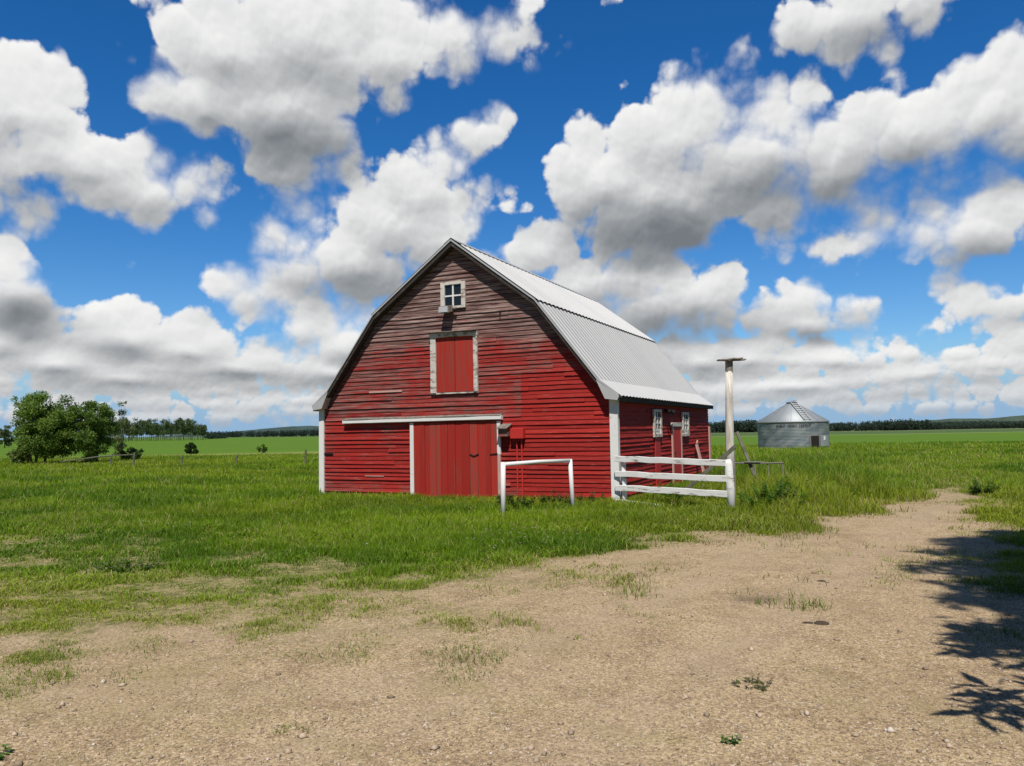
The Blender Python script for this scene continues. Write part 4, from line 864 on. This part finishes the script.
def lump(name, m, parent, r, sx, sy, sz, seed):
    rd = np.random.default_rng(seed); nu, nv = 14, 7; V = []
    for j in range(nv + 1):
        ph = math.pi * j / nv
        for i in range(nu):
            th = 2 * math.pi * i / nu; k = r * (1 + .35 * (fbm(np.array([3 + math.cos(th) * 1.5 + seed]), np.array([ph * 2 + math.sin(th) * 1.5]), 3)[0] - .5) * 2); V.append((math.sin(ph) * math.cos(th) * k * sx, math.sin(ph) * math.sin(th) * k * sy, math.cos(ph) * k * sz))
    idx = np.arange(nu * (nv + 1)).reshape(nv + 1, nu); F = np.stack([idx[:-1], np.roll(idx[:-1], -1, 1), np.roll(idx[1:], -1, 1), idx[1:]], -1).reshape(-1, 4)[:, ::-1]
    return npmesh(name, np.array(V), F, m, parent, smooth=False)
def f_clod(T, b): v = T.obj(); setb(T, b, T.mix(T.noise(v, 40, 4), (.03, .022, .014), (.085, .062, .04)), .95)
M_clod = mat('dark_dirt', f_clod)
lump('crumb', M_clod, t, .058, 1.2, .8, .40, 1)
o = lump('crumb', M_clod, t, .04, 1.3, .8, .3, 2); o.location = (-.11, .03, 0)
z = zat(4.0, 9.6); t = thing('dirt_clod', 'small dark clod on the far part of the drive near the shadow', 'clod', (3.35, 8.55, zat(3.35, 8.55))); lump('crumb', M_clod, t, .04, 1.2, .8, .35, 3)

# ------------------------------------------------------------------ the tall spruce whose shadow falls on the drive
sp = thing('spruce_tree', 'tall spruce beside the yard casting its branch shadow across the drive', 'tree', (7.0, .75, 0))
rd = np.random.default_rng(21); H = 17.
mb = MB(); mb.tube([(0, 0, -.2), (0, 0, 5), (.1, 0, H)], [.26, .18, .03], 9); mb.build('trunk', M_bark, sp, True)
Vs, Cs = [], []
z = 2.6
while z < H - .3:
    for k in range(int(rd.integers(5, 8))):
        an = rd.uniform(0, 6.28); L = (4.9 * (1 - (z / H) ** 1.5) ** .8 + .35) * rd.uniform(.7, 1.04); dr = -.22 + .35 * z / H
        d = np.array([math.cos(an), math.sin(an), dr]); d2 = np.array([-math.sin(an), math.cos(an), 0])
        m = int(50 + 85 * L); f = rd.random(m) ** .7; s = rd.normal(0, 1, m) * .20 * L * (1 - f * .75) * .9
        P = np.array([0, 0, z]) + d * (f * L)[:, None] + d2 * s[:, None] + np.array([0, 0, 1]) * rd.normal(0, .06, m)[:, None]
        a = d[None] * .6 + d2[None] * rd.uniform(-.9, .9, (m, 1)) + rd.normal(0, .25, (m, 3)); a /= np.linalg.norm(a, axis=1, keepdims=True); b = np.cross(a, rd.normal(size=(m, 3))); b /= np.linalg.norm(b, axis=1, keepdims=True)
        ok = (P[:, 0] + 7.0 > .74 * (P[:, 1] + .75) + .3) | (P[:, 2] - 1.7 > .74 * (P[:, 1] + .75) + .6); P, a, b = P[ok], a[ok], b[ok]; m = len(P)
        q = rd.uniform(.09, .19, m)[:, None]
        Vs.append(np.stack([P - a * q, P + b * q * .28, P + a * q, P - b * q * .28], 1)); Cs.append(np.tile(np.array([.02, .045, .02]) * rd.uniform(.7, 1.4), (m * 4, 1)))
    z += rd.uniform(.17, .32)
V = np.concatenate(Vs).reshape(-1, 3); npmesh('crown', V, np.arange(len(V)).reshape(-1, 4), M_leaf, sp, col=np.concatenate(Cs))

# ------------------------------------------------------------------ sky, sun
SUN_AZ, SUN_EL = R(183.7), R(56.5)
w = bpy.data.worlds.new('World'); scene.world = w; w.use_nodes = True; T = NT(w.node_tree)
w.cycles.sampling_method = 'MANUAL'; w.cycles.sample_map_resolution = 256
def n2(v, s, d=4, r=.55): return T.noise(v, s, d, r, dim='2D')
def n2c(v, s, d, r):
    nd = T.node('ShaderNodeTexNoise', noise_dimensions='2D'); T.put(nd.inputs['Vector'], v)
    for k, q in (('Scale', s), ('Detail', d), ('Roughness', r)): T.put(nd.inputs[k], q)
    return nd.outputs['Color']
def v2(v, s):
    nd = T.node('ShaderNodeTexVoronoi', feature='SMOOTH_F1', voronoi_dimensions='2D'); T.put(nd.inputs['Vector'], v); nd.inputs['Scale'].default_value = s; nd.inputs['Smoothness'].default_value = .6
    return nd.outputs['Distance']
def vf(v, s, d, r):
    nd = T.node('ShaderNodeTexVoronoi', feature='F1', voronoi_dimensions='2D', normalize=False); T.put(nd.inputs['Vector'], v)
    for k, q in (('Scale', s), ('Detail', d), ('Roughness', r), ('Lacunarity', 2.1)): nd.inputs[k].default_value = q
    return nd.outputs['Distance']
_r = random.Random(77); ROWS = []
for e_, n_l, n_r in ((.150, 3, 1), (.126, 5, 3), (.103, 6, 5), (.083, 8, 7), (.066, 10, 9), (.051, 12, 11), (.038, 13, 13), (.026, 13, 13)):
    for n_, lo_, hi_ in ((n_l, -.66, -.02), (n_r, .0, .66)):
        for k in range(n_):
            a_ = lo_ + (hi_ - lo_) * (k + _r.uniform(.1, .9)) / n_; f_ = _r.uniform(.55, 1.5)
            ROWS.append((a_, e_ + _r.uniform(-.006, .006), (.021 + .30 * e_) * f_, (.0030 + .086 * e_) * f_ ** .5))
def x10(c): return T.mix(1., c, (10., 10., 10.), 'MULTIPLY')
def shared():
    """nodes every part of the sky needs: direction, angles, the clear sky"""
    global az, el, p, skyc, out
    sky = T.node('ShaderNodeTexSky', sky_type='NISHITA'); sky.sun_disc = False; sky.sun_elevation = SUN_EL; sky.sun_rotation = SUN_AZ; sky.air_density = 1.0; sky.dust_density = .4; sky.ozone_density = 2.2
    dx_, dy_, dz_ = T.xyz(T.node('ShaderNodeTexCoord').outputs['Generated'])
    az = T.m('ARCTAN2', dx_, dy_); el = T.m('ARCSINE', dz_); p = T.cxyz(az, el)
    hs = T.node('ShaderNodeHueSaturation'); hs.inputs['Saturation'].default_value = 1.30; hs.inputs['Value'].default_value = 1.; T.put(hs.inputs['Color'], sky.outputs[0])
    skyc = T.mix(1., hs.outputs[0], T.mix(T.ramp(el, .0, .45), (.72, .94, 1.20), (.34, .80, 1.10)), 'MULTIPLY')
    skyc = T.mix(T.ramp(el, .10, .01, 0., .9), skyc, (2.7, 4.5, 6.9))
    out = T.m('MAXIMUM', T.ramp(T.m('ABSOLUTE', az), .72, .86), T.ramp(el, .60, .72))
def part_of_sky(fn, *a):
    """builds fn's nodes in a node group of their own and returns its colour in the world tree"""
    global T, az, el, p, skyc, out
    keep = (T, az, el, p, skyc, out); g = bpy.data.node_groups.new('part_of_sky', 'ShaderNodeTree'); g.interface.new_socket('Color', in_out='OUTPUT', socket_type='NodeSocketColor')
    T = NT(g); shared(); c = fn(*a); o = T.node('NodeGroupOutput'); T.l.new(c, o.inputs[0]); T, az, el, p, skyc, out = keep
    nd = T.node('ShaderNodeGroup'); nd.node_tree = g; return nd.outputs[0]
def elsewhere(pv): return T.ramp(n2(pv, 3.1, 5, .55), .46, .80, -.05, .07, smooth=False)
def near_region(b, a0, a1, l0, l1, mg=.13): return a0 - mg < b[0] + b[2] and b[0] - b[2] < a1 + mg and l0 - mg < b[1] + b[3] and b[1] - b[3] < l1 + mg
def blobfield(pv, blobs):
    acc = None
    for bl in blobs:
        cx, cy, rx, ry = bl[:4]
        r = min(rx, ry, .07); a_, b_ = r / rx, r / ry
        L = T.m('SUBTRACT', T.vm('LENGTH', T.vm('MULTIPLY_ADD', pv, (a_, b_, 0), (-cx * a_, -cy * b_, 0))), r)
        acc = L if acc is None else T.m('SMOOTH_MIN', acc, L, .022)
    return T.m('MULTIPLY', acc, -1.)
BIG = [b for b in BLOBS if b[2] > .055 and b[3] > .034]
def region_sky(a0, a1, l0, l1, rows):
    """clear sky with heaped cumulus (and small far cumulus low down), for one part of the sky"""
    src = BLOBS + (ROWS if rows else [])
    bl = [b for b in src if near_region(b, a0, a1, l0, l1)]; big = [b for b in src if near_region(b, a0, a1, l0, l1 + .04)]; dks = [b for b in DARK if near_region(b, a0, a1, l0, l1)]
    low = T.ramp(el, .17, .05) if rows else 0.
    warp = T.vm('MULTIPLY', T.vm('SUBTRACT', n2c(p, 9., 3, .55), (.5, .5, .5)), (.040, .030, 0))
    if rows: warp = T.vm('SCALE', warp); T.put(warp.node.inputs['Scale'], T.m('MULTIPLY_ADD', low, -.65, 1.))
    pw = T.vm('ADD', p, warp); inv = T.m('SUBTRACT', 1., out)
    def base(pv, b_): return T.m('ADD', T.m('MULTIPLY', blobfield(pv, b_), inv), T.m('MULTIPLY', elsewhere(pv), out))
    B0 = base(pw, bl); Bu = base(T.vm('ADD', pw, T.cxyz(-.004, T.m('MULTIPLY_ADD', low, -.020, .028))), big)
    ph = T.vm('ADD', p, T.vm('MULTIPLY', warp, (.5, .5, 0)))
    def bump_(q, s, dn):
        return T.m('ADD', T.m('MULTIPLY', T.m('SUBTRACT', .72, vf(q, s, 3., .36)), .058), T.m('MULTIPLY', T.m('SUBTRACT', n2(q, s * .8, dn, .60), .46), .046))
    up1 = (-.0022, .0060, 0)
    d0 = bump_(ph, 17., 6); d1 = bump_(T.vm('ADD', ph, up1), 17., 6)
    if rows:
        e0_ = T.m('MULTIPLY', bump_(ph, 44., 4), .42); e1_ = T.m('MULTIPLY', bump_(T.vm('ADD', ph, (-.001, .0028, 0)), 44., 4), .42)
        mixf = lambda a, b: T.m('ADD', a, T.m('MULTIPLY', T.m('SUBTRACT', b, a), low))
        det = mixf(d0, e0_); rel = mixf(T.m('SUBTRACT', d1, d0), T.m('MULTIPLY', T.m('SUBTRACT', e1_, e0_), 1.3))
    else: det = d0; rel = T.m('SUBTRACT', d1, d0)
    D = T.m('ADD', B0, det)
    wisp = T.ramp(n2(p, 5.1, 3, .5), .46, .64)                 # some edges are crisp, others fray out
    bot = T.ramp(T.m('SUBTRACT', Bu, B0), -.006, .020)        # undersides fray more
    soft = T.m('MAXIMUM', T.m('MULTIPLY', wisp, .85), T.m('MULTIPLY', bot, .38))
    sc = T.m('MULTIPLY_ADD', low, -.6, 1.) if rows else 1.
    w0 = T.m('MULTIPLY', T.m('MULTIPLY', soft, -.010), sc); w1 = T.m('MULTIPLY', T.m('MULTIPLY_ADD', soft, .036, .012), sc)
    alpha = T.ramp(D, w0, w1)
    alpha = T.m('MULTIPLY', alpha, T.ramp(B0, -.030, -.012))           # no stray crumbs far from a cloud
    dk = 0.
    for k, (cx, cy, rx, ry, s) in enumerate(dks):
        L = T.vm('LENGTH', T.vm('MULTIPLY_ADD', ph, (1 / rx, 1 / ry, 0), (-cx / rx, -cy / ry, 0))); g = T.m('MULTIPLY', T.ramp(L, 1.8, .0), s)
        dk = g if k == 0 else T.m('MAXIMUM', dk, g)
    macro = T.m('DIVIDE', T.m('SUBTRACT', Bu, B0), T.m('MULTIPLY_ADD', low, -.020, .028) if rows else .028)     # >0 under a cloud, <0 along its crown
    thick = T.ramp(D, .0, .06, .0, .10)
    shade = T.m('ADD', T.m('ADD', T.m('MULTIPLY_ADD', low, .07, .24) if rows else .25, thick), T.m('MULTIPLY', macro, T.m('MULTIPLY_ADD', low, .16, .20) if rows else .19))
    shade = T.m('ADD', shade, T.m('MULTIPLY', dk, .54))
    shade = T.m('ADD', shade, T.m('MULTIPLY', rel, 7.0), clamp=True)
    cl = T.node('ShaderNodeValToRGB'); T.put(cl.inputs[0], shade); e = cl.color_ramp.elements
    e[0].position = 0; e[0].color = (.93, .93, .92, 1); e[1].position = 1; e[1].color = (.18, .20, .22, 1)
    for pos, c in ((.22, (.76, .765, .765, 1)), (.45, (.53, .54, .55, 1)), (.72, (.31, .33, .35, 1))): k_ = e.new(pos); k_.color = c
    ccol = cl.outputs[0]
    if rows: ccol = T.mix(T.ramp(el, .065, .0, 0., .65), ccol, T.mix(shade, (.66, .70, .75), (.30, .38, .47)))
    if rows: alpha = T.m('MULTIPLY', alpha, T.ramp(el, .0, .03, .45, 1.))
    return T.mix(alpha, skyc, x10(ccol))
def rest_sky():
    ao = T.ramp(elsewhere(p), -.01, .02)
    return T.mix(T.ramp(el, 0., -.02), T.mix(T.m('MULTIPLY', ao, .6), T.mix(1., skyc, (.52, .52, .52), 'MULTIPLY'), (2.4, 2.45, 2.5)), (1.2, 1.4, 1.0))  # unseen sky dimmed on purpose, so the barn's shaded wall gets less fill
def backg(c):
    b = T.node('ShaderNodeBackground'); T.put(b.inputs['Color'], c); b.inputs['Strength'].default_value = .1; return b.outputs[0]
def pick(f, a, b):
    ms = T.node('ShaderNodeMixShader'); T.put(ms.inputs[0], f); T.l.new(a, ms.inputs[1]); T.l.new(b, ms.inputs[2]); return ms.outputs[0]
AZM, ELM = -.06, .21
shared()
lo = pick(T.m('GREATER_THAN', az, AZM), backg(part_of_sky(region_sky, -.86, AZM, 0, ELM, True)), backg(part_of_sky(region_sky, AZM, .86, 0, ELM, True)))
hi_ = pick(T.m('GREATER_THAN', az, AZM), backg(part_of_sky(region_sky, -.86, AZM, ELM, .72, False)), backg(part_of_sky(region_sky, AZM, .86, ELM, .72, False)))
view = pick(T.m('GREATER_THAN', el, ELM), lo, hi_)
rest = backg(part_of_sky(rest_sky))
T.l.new(pick(T.m('GREATER_THAN', T.m('MAXIMUM', out, T.m('LESS_THAN', el, -.002)), .995), view, rest), w.node_tree.nodes['World Output'].inputs['Surface'])
sun = bpy.data.lights.new('sun', 'SUN'); sun.energy = 4.9; sun.angle = R(.53); sun.color = (1., .94, .86)
so = bpy.data.objects.new('sun', sun); COL.objects.link(so)
sd_ = Vector((math.sin(SUN_AZ) * math.cos(SUN_EL), math.cos(SUN_AZ) * math.cos(SUN_EL), math.sin(SUN_EL)))
so.rotation_euler = sd_.to_track_quat('Z', 'Y').to_euler(); so.location = sd_ * 30

# ------------------------------------------------------------------ camera
PITCH, ROLL = .0614, -.0174
fw = Vector((0, math.cos(PITCH), math.sin(PITCH))); up = Vector((0, -math.sin(PITCH), math.cos(PITCH))); rt = Vector((1, 0, 0))
r2 = rt * math.cos(ROLL) + up * math.sin(ROLL); u2 = up * math.cos(ROLL) - rt * math.sin(ROLL)
cam = bpy.data.cameras.new('camera'); cam.sensor_width = 36; cam.lens = 769 / 1024 * 36; cam.clip_end = 20000; cam.clip_start = .05
co = bpy.data.objects.new('camera', cam); COL.objects.link(co); scene.camera = co
M = Matrix((r2, u2, -fw)).transposed().to_4x4(); M.translation = Vector((0, 0, 1.7)); co.matrix_world = M
vs_ = scene.view_settings; vs_.view_transform = 'Standard'; vs_.look = 'None'; vs_.exposure = 0; vs_.gamma = 1
scene.cycles.max_bounces = 6; scene.cycles.transparent_max_bounces = 4; scene.cycles.use_denoising = True
